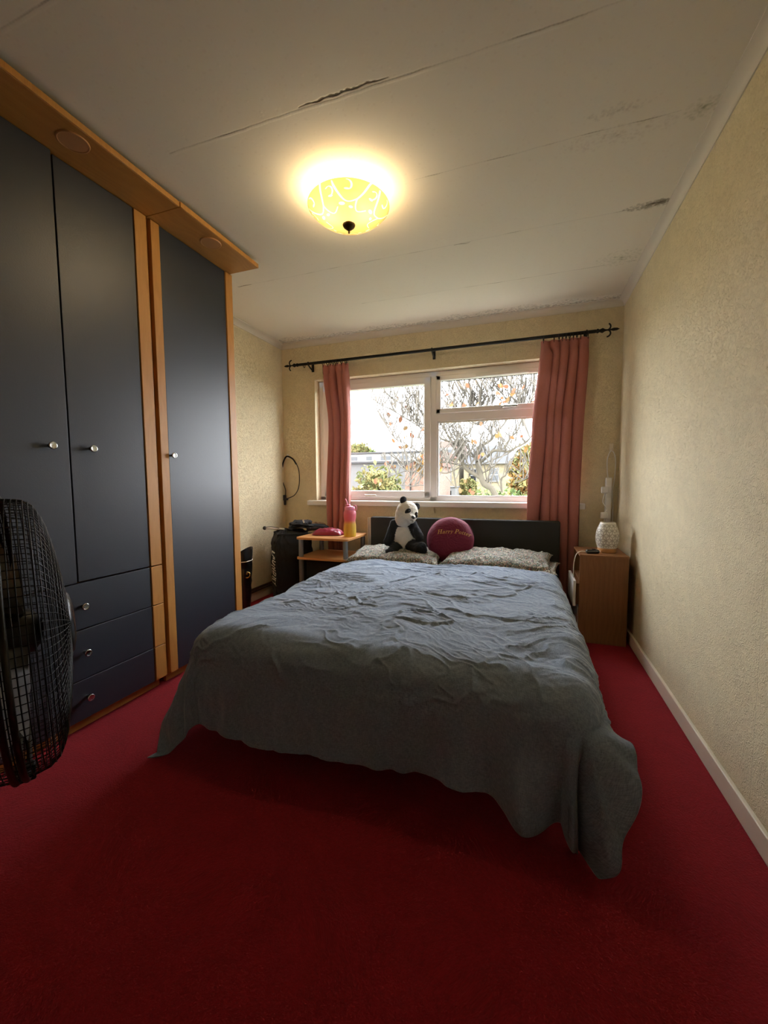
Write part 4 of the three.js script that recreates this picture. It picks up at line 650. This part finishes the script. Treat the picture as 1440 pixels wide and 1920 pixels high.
{
  const t = thing('garden_tree', 'bare branched garden tree with a few orange leaves outside the window', 'tree');
  part('trunk', taper(0.10, 0.055, [[0.35, GY, -10.2], [0.1, -1.2, -10.1], [-0.28, 0.1, -10], [-0.5, 0.45, -10], [-0.67, 0.67, -10], [-0.79, 0.89, -10], [-0.95, 0.97, -10], [-1.02, 1.11, -10], [-1.08, 1.34, -10], [-1.11, 1.51, -10]]), M.bark, t);
  const hubs = [], fine = [];
  const branch = (r0, r1, pts) => {
    if (r0 >= 0.014) part('branch', taper(r0, r1, pts), M.bark, t); else fine.push(taper(r0, r1, pts));
    const rr = rng(Math.round(pts[0][0] * 977 + pts[0][1] * 131 + 5000));
    for (let k = 1; k < pts.length; k++) { hubs.push(pts[k]); const n = 3; for (let m = 0; m < n; m++) { const [x, y, z] = pts[k], [a, b] = pts[k - 1], f = rr(), px = x + (a - x) * f, py = y + (b - y) * f, up = 0.25 + rr() * 0.5, sd = (rr() - 0.5) * 0.9; fine.push(taper(0.006, 0.003, [[px, py, z], [px + sd * 0.4, py + up * 0.45, z + (rr() - 0.5) * 0.3], [px + sd * 0.8, py + up, z + (rr() - 0.5) * 0.5]])); } }
  };
  branch(0.045,0.028,[[-1.04,1.13,-10.0],[-1.21,1.24,-9.97],[-1.36,1.34,-9.93],[-1.44,1.44,-9.9],[-1.46,1.58,-9.87],[-1.45,1.87,-9.83],[-1.47,2.12,-9.8]]);
  branch(0.035,0.014,[[-1.44,1.44,-9.9],[-1.51,1.58,-9.8],[-1.62,1.84,-9.7],[-1.72,2.06,-9.6],[-1.84,2.27,-9.5],[-1.94,2.46,-9.4]]);
  branch(0.02,0.01,[[-1.46,1.92,-9.8],[-1.58,2.0,-9.7],[-1.69,2.09,-9.6]]);
  branch(0.028,0.012,[[-1.11,1.49,-10.0],[-1.2,1.62,-10.13],[-1.37,1.84,-10.27],[-1.52,2.06,-10.4]]);
  branch(0.045,0.02,[[-1.11,1.51,-10.0],[-1.13,1.58,-10.07],[-1.13,1.83,-10.14],[-1.11,1.89,-10.21],[-0.94,1.99,-10.29],[-0.81,2.1,-10.36],[-0.84,2.21,-10.43],[-0.93,2.34,-10.5]]);
  branch(0.025,0.01,[[-0.82,2.1,-10.4],[-0.74,2.25,-10.53],[-0.56,2.47,-10.67],[-0.47,2.64,-10.8]]);
  branch(0.035,0.014,[[-1.09,1.48,-10.0],[-0.91,1.62,-9.93],[-0.74,1.76,-9.86],[-0.56,1.75,-9.79],[-0.4,1.73,-9.71],[-0.24,1.81,-9.64],[-0.03,1.91,-9.57],[0.07,2.02,-9.5]]);
  branch(0.02,0.008,[[-0.51,1.79,-9.7],[-0.37,2.03,-9.73],[-0.23,2.18,-9.77],[-0.15,2.42,-9.8]]);
  branch(0.014,0.006,[[-1.04,1.44,-10.0],[-0.71,1.6,-10.2],[-0.47,1.71,-10.4],[-0.28,1.91,-10.6]]);
  branch(0.014,0.006,[[-1.02,1.25,-10.0],[-0.86,1.31,-9.85],[-0.71,1.41,-9.7]]);
  branch(0.03,0.02,[[-0.95,1.06,-10.0],[-0.91,1.01,-10.05],[-0.81,0.96,-10.1]]);
  branch(0.014,0.006,[[-1.3,1.41,-9.9],[-1.38,1.59,-9.8],[-1.58,2.0,-9.7]]);
  branch(0.018,0.007,[[-1.43,2.12,-9.8],[-1.3,2.18,-9.85],[-1.23,2.44,-9.9]]);
  branch(0.014,0.006,[[-1.51,1.43,-9.9],[-1.68,1.55,-9.6],[-1.86,1.61,-9.3]]);
  branch(0.02,0.008,[[-1.95,0.85,-12.0],[-2.02,1.23,-12.0],[-2.1,1.53,-12.0],[-2.21,1.62,-12.0]]);
  branch(0.03,0.02,[[-0.72,0.7,-13.0],[-0.73,1.15,-13.0],[-0.62,1.23,-13.0],[-0.58,1.54,-13.0]]);
  branch(0.014,0.006,[[-0.32,1.0,-12.0],[-0.15,1.38,-12.0],[0.01,1.65,-12.0]]);
  branch(0.014,0.006,[[-0.32,1.0,-12.0],[-0.05,1.11,-12.0],[0.17,1.27,-12.0]]);
  branch(0.012,0.004,[[-1.92,2.07,-9.4],[-2.16,2.18,-9.31],[-2.4,2.34,-9.23],[-2.6,2.47,-9.14],[-2.77,2.58,-9.06],[-3.0,2.72,-8.97],[-3.21,2.83,-8.89],[-3.38,2.98,-8.8]]);
  branch(0.01,0.004,[[-1.75,2.25,-9.4],[-2.16,2.32,-9.3],[-2.33,2.37,-9.2],[-2.59,2.48,-9.1],[-2.72,2.52,-9.0]]);
  branch(0.01,0.004,[[-1.92,2.0,-9.4],[-2.22,2.17,-9.3],[-2.42,2.39,-9.2],[-2.59,2.59,-9.1],[-2.74,2.86,-9.0]]);
  branch(0.011,0.004,[[-1.92,2.16,-9.4],[-2.17,2.32,-9.3],[-2.28,2.57,-9.2],[-2.44,2.85,-9.1],[-2.59,3.1,-9.0]]);
  branch(0.009,0.004,[[-1.92,2.07,-9.4],[-2.17,2.39,-9.33],[-2.28,2.6,-9.27],[-2.53,2.96,-9.2]]);
  branch(0.01,0.004,[[-1.88,2.48,-9.2],[-2.12,2.66,-9.15],[-2.37,2.87,-9.1],[-2.56,3.06,-9.05],[-2.64,3.18,-9.0]]);
  branch(0.008,0.004,[[-2.04,2.88,-9.2],[-2.13,3.0,-9.1],[-2.27,3.12,-9.0]]);
  branch(0.006,0.003,[[-2.78,1.97,-9.0],[-2.89,2.08,-8.95],[-2.96,2.19,-8.9],[-3.01,2.32,-8.85],[-3.09,2.45,-8.8]]);
  branch(0.01,0.004,[[-1.91,1.75,-9.4],[-2.15,1.99,-9.2],[-2.4,2.06,-9.0]]);
  branch(0.01,0.004,[[-1.91,1.52,-9.4],[-2.21,1.67,-9.27],[-2.45,1.79,-9.13],[-2.51,1.83,-9.0]]);
  branch(0.016,0.01,[[-2.08,1.28,-9.4],[-2.23,1.37,-9.2],[-2.48,1.69,-9.0]]);
  branch(0.012,0.005,[[-1.91,1.03,-9.4],[-2.16,1.13,-9.27],[-2.43,1.28,-9.13],[-2.68,1.29,-9.0]]);
  branch(0.008,0.004,[[-2.08,0.93,-9.4],[-2.3,0.97,-9.27],[-2.51,0.95,-9.13],[-2.85,1.0,-9.0]]);
  branch(0.008,0.004,[[-2.75,1.28,-9.2],[-2.91,1.22,-9.1],[-3.07,1.15,-9.0]]);
  branch(0.012,0.006,[[-2.48,1.54,-9.2],[-2.64,1.44,-9.1],[-2.69,1.37,-9.0]]);
  branch(0.008,0.004,[[-1.91,1.28,-9.4],[-2.25,1.44,-9.27],[-2.51,1.21,-9.13],[-2.51,1.0,-9.0]]);
  branch(0.004,0.003,[[-2.81,2.62,-8.9],[-2.83,2.77,-8.9],[-2.84,2.96,-8.9]]);
  const tops = [[[-1.88,2.69,-10.74],[-1.86,2.92,-10.74],[-1.83,3.35,-10.74],[-1.89,3.6,-10.74],[-1.92,3.72,-10.74]],[[-1.93,2.71,-10.87],[-1.82,2.93,-10.85],[-1.57,3.29,-10.84],[-1.44,3.61,-10.82],[-1.38,3.77,-10.8]],[[-1.37,2.73,-11.13],[-1.41,2.93,-10.91],[-1.53,3.26,-10.7],[-1.6,3.46,-10.48],[-1.61,3.53,-10.27]],[[-1.65,2.66,-10.51],[-1.64,2.9,-10.64],[-1.56,3.24,-10.78],[-1.55,3.42,-10.91],[-1.55,3.52,-11.04]],[[-1.2,2.69,-10.76],[-1.18,2.9,-10.68],[-1.14,3.23,-10.6],[-1.08,3.48,-10.52],[-1.04,3.59,-10.43]],[[-1.59,2.82,-11.5],[-1.42,3.02,-11.29],[-1.04,3.32,-11.08],[-0.8,3.54,-10.88],[-0.68,3.61,-10.67]],[[-1.3,2.9,-11.34],[-1.19,3.1,-11.17],[-0.96,3.33,-11.01],[-0.83,3.48,-10.84],[-0.77,3.52,-10.68]],[[-0.89,2.73,-11.14],[-0.91,2.93,-10.94],[-0.97,3.21,-10.74],[-1.01,3.3,-10.55],[-1.01,3.32,-10.35]],[[-0.07,2.76,-11.13],[-0.14,2.98,-11.12],[-0.3,3.27,-11.1],[-0.49,3.59,-11.09],[-0.58,3.75,-11.07]],[[-0.08,2.74,-11.02],[-0.21,2.97,-11.0],[-0.51,3.13,-10.98],[-0.81,3.48,-10.96],[-0.95,3.65,-10.94]],[[-0.18,2.77,-11.17],[-0.07,2.93,-10.87],[0.2,3.12,-10.57],[0.32,3.18,-10.26]],[[0.06,2.96,-11.26],[0.0,3.16,-11.14],[-0.13,3.42,-11.03],[-0.16,3.53,-10.91],[-0.18,3.56,-10.79]],[[-0.18,2.84,-10.8],[-0.22,3.03,-10.66],[-0.32,3.19,-10.52],[-0.39,3.3,-10.37],[-0.42,3.34,-10.23]],[[0.04,2.79,-11.37],[0.06,2.98,-11.19],[0.12,3.31,-11.02],[0.13,3.54,-10.85],[0.13,3.63,-10.67]],[[-0.96,2.82,-11.22],[-0.91,3.04,-11.18],[-0.78,3.31,-11.15],[-0.67,3.58,-11.11],[-0.62,3.7,-11.08]],[[-2.12,2.77,-11.21],[-2.1,3.0,-11.19],[-2.06,3.31,-11.17],[-2.02,3.6,-11.14],[-1.99,3.74,-11.12]],[[-1.49,2.73,-10.89],[-1.43,2.96,-10.92],[-1.28,3.1,-10.95],[-1.14,3.17,-10.97],[-1.06,3.21,-11.0]],[[-0.4,2.75,-10.95],[-0.47,2.98,-10.99],[-0.66,3.32,-11.04],[-0.74,3.43,-11.09],[-0.78,3.49,-11.14]],[[-1.34,2.83,-11.38],[-1.34,3.02,-11.11],[-1.38,3.2,-10.84],[-1.41,3.23,-10.57],[-1.4,3.21,-10.3]]];
  for (const pts of tops) { let best = null, bd = 1e9; for (const h of [[-0.93, 2.34, -10.5], [-1.47, 2.12, -9.8], [-0.47, 2.64, -10.8], [-1.94, 2.46, -9.4], [-0.15, 2.42, -9.8], [0.07, 2.02, -9.5], [-1.23, 2.44, -9.9]]) { const d = Math.hypot(h[0] - pts[0][0], h[1] - pts[0][1]); if (d < bd) { bd = d; best = h; } } branch(0.017, 0.008, [best, ...pts]); }
  branch(0.022, 0.013, [[-1.45, 1.87, -9.8], [-1.7, 1.98, -9.6], [-1.92, 2.07, -9.4], [-1.95, 2.3, -9.4], [-1.9, 2.6, -9.3], [-2.0, 2.9, -9.2]]); branch(0.016, 0.012, [[-1.51, 1.43, -9.9], [-1.75, 1.5, -9.6], [-1.92, 1.52, -9.4], [-1.95, 1.9, -9.4]]); branch(0.016, 0.012, [[-1.44, 1.44, -9.9], [-1.8, 1.25, -9.6], [-2.08, 1.28, -9.4], [-2.0, 0.93, -9.4]]);
  const tw = part('twigs', merge(fine), M.twig, t); tw.userData.kind = 'stuff';
  // single leaves still hanging on
  const s = new THREE.Shape(); s.moveTo(0, -0.06); s.bezierCurveTo(0.05, -0.04, 0.055, 0.01, 0, 0.065); s.bezierCurveTo(-0.055, 0.01, -0.05, -0.04, 0, -0.06);
  const lg = new THREE.ExtrudeGeometry(s, { depth: 0.002, bevelEnabled: false, curveSegments: 5 }), lp = lg.attributes.position; for (let i = 0; i < lp.count; i++) lp.setZ(i, lp.getZ(i) + 3.5 * lp.getX(i) ** 2 + 1.5 * lp.getY(i) ** 2); lg.computeVertexNormals();
  const lm = ['#603b15', '#592e0f', '#60461d', '#513b16', '#593317'].map((c) => std({ color: c, roughness: 0.8, side: THREE.DoubleSide })), lr = rng(91);
  const leaf = (x, y, z, k) => { const m = part('leaf', lg, lm[k % 5], t); m.position.set(x, y, z); m.rotation.set(lr() * 1.4 - 0.7, lr() * 2 - 1, lr() * 6.28); m.scale.setScalar(0.75 + lr() * 0.65); };
  const spots = [[-2.86,2.92,-9.00],[-2.65,2.76,-9.15],[-2.51,2.61,-9.30],[-3.22,2.44,-9.45],[-2.23,2.21,-9.00],[-2.63,2.10,-9.15],[-2.56,2.13,-9.30],[-2.88,1.88,-9.45],[-2.62,1.85,-9.00],[-3.13,1.48,-9.15],[-3.08,1.44,-9.30],[-3.06,1.41,-9.45],[-2.56,1.37,-9.00],[-3.28,1.09,-9.15],[-3.48,1.06,-9.30],[-2.55,1.12,-9.45],[-2.21,1.60,-9.00],[-3.03,2.40,-9.15],[-2.71,2.30,-9.30],[-2.88,2.53,-9.45],[-2.91,2.00,-9.00],[-3.08,2.61,-9.15],[-3.02,2.87,-9.30],[-2.95,2.98,-9.45],[-0.95,2.27,-9.00],[-0.57,2.05,-9.15],[-0.13,2.01,-9.30],[-0.96,1.66,-9.45],[-1.38,0.86,-9.00],[-1.14,0.81,-9.15],[-0.31,1.99,-9.30],[-1.12,1.94,-9.45],[-0.05,1.68,-9.00],[-1.28,1.06,-9.15],[-1.90,3.19,-10.20],[-1.79,2.97,-10.20],[-1.41,3.37,-10.20],[-1.46,2.89,-10.20],[-1.16,2.92,-10.20],[-0.70,3.14,-10.20],[-0.59,3.02,-10.20],[-0.53,2.92,-10.20],[-0.49,2.95,-10.20],[-0.71,2.84,-10.20],[-0.51,3.28,-10.20],[-0.63,3.30,-10.20],[-0.12,3.23,-10.20],[-0.36,3.09,-10.20],[-0.32,2.85,-10.20],[0.07,2.83,-10.20],[-0.98,2.83,-10.20]];
  spots.forEach((p, i) => leaf(p[0], p[1], p[2], i)); spots.forEach((p, i) => { if (i % 2) leaf(p[0] + (lr() - 0.5) * 0.16, p[1] + (lr() - 0.5) * 0.14, p[2] + 0.05, i + 2); });
}
// shrubs and trees beyond: a crown of single leaves on stems
const leafBit = new THREE.BufferGeometry(); leafBit.setAttribute('position', new THREE.Float32BufferAttribute([0, -0.5, 0, 0.28, 0, 0.08, 0, 0.5, 0, 0, -0.5, 0, 0, 0.5, 0, -0.28, 0, 0.08], 3)); leafBit.computeVertexNormals();
function shrub(name, label, cat, c, r, n, size, cols, trunk, seed) {
  const t = thing(name, label, cat, c), q = rng(seed), inst = new THREE.InstancedMesh(leafBit, std({ color: 0xffffff, roughness: 0.9, side: THREE.DoubleSide }), n), o = new THREE.Object3D(), col = new THREE.Color();
  for (let i = 0; i < n; i++) { const a = q() * 6.283, b = Math.acos(2 * q() - 1), d = Math.cbrt(0.25 + 0.75 * q()) * (0.8 + 0.3 * n3(Math.cos(a) * 1.6 + seed, Math.sin(a) * 1.6, Math.cos(b) * 2)); o.position.set(Math.sin(b) * Math.cos(a) * r[0] * d, r[1] + Math.cos(b) * r[1] * d, Math.sin(b) * Math.sin(a) * r[2] * d); o.rotation.set(q() * 6, q() * 6, q() * 6); o.scale.setScalar(size * (0.6 + q() * 0.9)); o.updateMatrix(); inst.setMatrixAt(i, o.matrix); col.set(cols[Math.floor(q() * cols.length)]); inst.setColorAt(i, col); }
  inst.name = 'foliage'; inst.userData.kind = 'stuff'; t.add(inst);
  const st = []; for (let k = 0; k < 7; k++) { const a = q() * 6.28; st.push(taper(0.05, 0.015, [[0, -trunk, 0], [Math.cos(a) * 0.1 * r[0], r[1] * 0.3, Math.sin(a) * 0.1 * r[2]], [Math.cos(a) * 0.6 * r[0], r[1] * (0.9 + q() * 0.8), Math.sin(a) * 0.6 * r[2]]])); }
  part('stem', merge(st), M.bark, t); return t;
}
const Y1 = ['#625c32', '#6f683a', '#52552c', '#7a7044', '#4a5028'], G1 = ['#4c5c2c', '#5c6a34', '#42522a', '#6e7a3c'], O1 = ['#74501f', '#80602f', '#684520', '#846a38'], P1 = ['#6a3e30', '#744a3a', '#5c3428'];
shrub('shrub', 'large yellow green shrub in front of the flat roofed building', 'shrub', [-6.65, GY, -18.2], [1.55, 2.4, 1.3], 9000, 0.23, Y1, 0.0, 3);
shrub('tree', 'round yellowing tree behind the flat roof at far left of the view', 'tree', [-19.2, 2.6, -46], [1.9, 1.6, 1.5], 3000, 0.42, Y1, 5.4, 5);
shrub('tree', 'small dark pointed tree peeping over the flat roof', 'tree', [-17.1, 3.4, -45], [0.6, 0.7, 0.6], 700, 0.32, G1, 6.2, 6);
shrub('shrub', 'orange brown bush by the brick wall beyond the branches', 'shrub', [-5.8, 1.2, -25], [0.9, 0.8, 0.8], 2500, 0.26, O1, 4.0, 8);
shrub('hedge', 'low bright green hedge below the brick houses', 'hedge', [-1.2, GY, -16.5], [2.8, 1.86, 0.9], 9000, 0.2, G1, 0, 11);
shrub('hedge', 'lower green hedge at the foot of the left pane', 'hedge', [-4.1, GY, -14.5], [1.3, 1.72, 0.8], 4000, 0.18, G1, 0, 12);
shrub('tree', 'golden leaved tree at the right edge of the window view', 'tree', [0.3, -0.4, -21], [1.4, 1.75, 1.2], 5200, 0.26, [...O1, ...Y1], 2.4, 14);
shrub('shrub', 'reddish bush low down at the right edge of the view', 'shrub', [0.9, GY, -19], [1.0, 1.9, 0.8], 2500, 0.24, P1, 0, 16);
shrub('shrub', 'pale yellow bush between the two brick house windows', 'shrub', [-4.0, -0.6, -30], [0.7, 1.0, 0.7], 1600, 0.26, Y1, 2.6, 17);

const brick = (a, b, m) => canvasTex(512, 512, (c, w, h) => { const r = rng(a.length * 7 + 3); c.fillStyle = m; c.fillRect(0, 0, w, h); for (let j = 0; j < 16; j++) for (let i = -1; i < 8; i++) { const k = r(); c.fillStyle = k > 0.5 ? a : b; c.globalAlpha = 0.6 + 0.4 * r(); c.fillRect((i + (j & 1 ? 0.5 : 0)) * 64 + 2, j * 32 + 2, 60, 28); } c.globalAlpha = 1; }, true, 1 / 1.8, 1 / 1.2);
M.stock = std({ map: brick('#73684f', '#665a40', '#7a7466'), roughness: 0.95 }); M.redBrick = std({ map: brick('#6b473a', '#5f3d2f', '#746c62'), roughness: 0.95 });
M.slate = std({ map: dataTex(256, 256, (u, v, i, j) => { const q = (j % 16 < 2 || (i + (Math.floor(j / 16) % 2) * 16) % 32 < 1) ? 0.7 : 1; return [44 * q, 45 * q, 49 * q]; }, true, 1 / 4, 1 / 4), roughness: 0.8 });
M.paint = std({ color: 0x636260, roughness: 0.6 }); M.pane = phy({ color: 0x151a1d, roughness: 0.1, metalness: 0.0 }); M.roofFelt = std({ color: 0x343334, roughness: 0.9 }); M.grey = std({ color: 0x4f4e4d, roughness: 0.85 });
function sashWindow(par, x, y, z, w, h) {
  const f = part('window', merge([box(x - w / 2 - 0.07, x + w / 2 + 0.07, y - 0.1, y, z - 0.05, z + 0.12, 0), box(x - w / 2 - 0.07, x + w / 2 + 0.07, y + h, y + h + 0.1, z - 0.05, z + 0.05, 0), box(x - w / 2 - 0.07, x - w / 2, y, y + h, z - 0.05, z + 0.05, 0), box(x + w / 2, x + w / 2 + 0.07, y, y + h, z - 0.05, z + 0.05, 0), box(x - w / 2, x + w / 2, y + h / 2 - 0.05, y + h / 2 + 0.05, z - 0.05, z + 0.04, 0)]), M.paint, par);
  part('pane', box(x - w / 2, x + w / 2, y, y + h / 2 - 0.05, z - 0.03, z + 0.01, 0), M.pane, f); part('pane', box(x - w / 2, x + w / 2, y + h / 2 + 0.05, y + h, z - 0.03, z + 0.02, 0), M.pane, f);
}
{
  const t = thing('brick_house', 'yellow brick house with grey slate roof and white sash window', 'house', [0, GY, -38]);
  part('wall', box(-5.5, -1.5, 0, 5.5, -6, 0, 0), M.stock, t);
  const s = new THREE.Shape([[-5.8, 5.45], [-1.2, 5.45], [-1.9, 7.2], [-4.6, 7.2]].map(([x, y]) => new THREE.Vector2(x, y)));
  const rf = new THREE.BufferGeometry(); rf.setAttribute('position', new THREE.Float32BufferAttribute([-5.7, 5.45, 0.3, -1.3, 5.45, 0.3, -2.0, 7.25, -3, -5.7, 5.45, 0.3, -2.0, 7.25, -3, -4.7, 7.25, -3, -1.3, 5.45, 0.3, -1.3, 5.45, -6.3, -2.0, 7.25, -3, -5.7, 5.45, -6.3, -5.7, 5.45, 0.3, -4.7, 7.25, -3, -1.3, 5.45, -6.3, -5.7, 5.45, -6.3, -4.7, 7.25, -3, -1.3, 5.45, -6.3, -4.7, 7.25, -3, -2.0, 7.25, -3], 3)); rf.computeVertexNormals();
  part('roof', uvBox(rf), M.slate, t); part('gutter', box(-5.75, -1.25, 5.36, 5.46, 0.25, 0.38, 0.02), M.grey, t);
  sashWindow(t, -2.77, 3.88, 0, 0.68, 1.05); sashWindow(t, -4.65, 3.85, 0, 0.5, 1.05); sashWindow(t, -2.8, 1.2, 0, 0.8, 1.3);
  part('downpipe', cyl(0.06, 0.06, 5.4, -4.95, 0, 0.1, 8), M.dark, t);
}
{
  const t = thing('brick_house', 'taller yellow brick house with dormer window behind the left branches', 'house', [0, GY, -38.5]);
  part('wall', box(-9.4, -5.95, 0, 6.0, -6, 0.4, 0), M.stock, t);
  const rf = new THREE.BufferGeometry(); rf.setAttribute('position', new THREE.Float32BufferAttribute([-9.6, 5.95, 0.7, -5.82, 5.95, 0.7, -5.82, 7.9, -2.8, -9.6, 5.95, 0.7, -5.82, 7.9, -2.8, -9.6, 7.9, -2.8, -5.82, 5.95, 0.7, -5.82, 5.95, -6.3, -5.82, 7.9, -2.8, -9.6, 5.95, -6.3, -9.6, 5.95, 0.7, -9.6, 7.9, -2.8], 3)); rf.computeVertexNormals(); part('roof', uvBox(rf), std({ color: 0x422b20, roughness: 0.9 }), t);
  sashWindow(t, -7.12, 3.95, 0.4, 0.82, 1.05); sashWindow(t, -7.05, 6.0, 0.75, 0.95, 0.75); part('dormer', box(-7.65, -6.45, 5.9, 6.95, -1.2, 0.70, 0.02), M.paint, t);
  part('porch', merge([box(-8.3, -5.9, 1.5, 3.3, 0.4, 2.4, 0.03), box(-8.4, -5.85, 3.3, 3.4, 0.4, 2.5, 0.03)]), M.paint, t); part('porch_window', box(-7.6, -7.0, 2.2, 3.0, 2.38, 2.43, 0), M.pane, t); part('porch_window', box(-6.8, -6.3, 2.2, 3.0, 2.38, 2.43, 0), M.pane, t);
}
{
  const t = thing('flat_roofed_building', 'long low flat roofed building with white fascia and clerestory windows', 'building', [0, GY, -32]);
  part('wall', box(-24, -8.0, 0, 5.45, -3.4, 0, 0), M.grey, t); part('fascia', box(-24.2, -7.8, 5.5, 6.15, -3.5, 0.25, 0.02), M.paint, t); part('roof', box(-24.4, -7.6, 6.15, 6.28, -3.6, 0.4, 0.02), M.roofFelt, t);
  for (const [x, w] of [[-13.8, 0.7], [-12.4, 0.5], [-10.9, 0.9], [-9.4, 0.8]]) part('window', box(x - w / 2, x + w / 2, 5.62, 5.92, 0.24, 0.27, 0), M.pane, t);
  part('cornice', box(-24.1, -7.9, 5.38, 5.48, -0.1, 0.3, 0.01), M.roofFelt, t);
}
{
  const t = thing('red_brick_house', 'reddish brick gable wall with downpipe beyond the bare branches', 'house', [0, GY, -27]);
  part('wall', box(-7.9, -5.5, 0, 4.9, -4, 0, 0), M.redBrick, t);
  const s = new THREE.Shape([[-8.1, 4.85], [-5.3, 4.85], [-5.3, 5.9]].map(([x, y]) => new THREE.Vector2(x, y))); part('roof', uvBox(new THREE.ExtrudeGeometry(s, { depth: 4.2, bevelEnabled: false }).translate(0, 0, -4.1)), std({ color: 0x493024, roughness: 0.9 }), t);
  part('downpipe', cyl(0.05, 0.05, 4.8, -7.5, 0, 0.08, 8), M.dark, t);
}

// ---------------------------------------------------------------- finish
scene.traverse((o) => { if (o.isMesh) { o.castShadow = true; o.receiveShadow = true; } });
renderer.render(scene, camera);
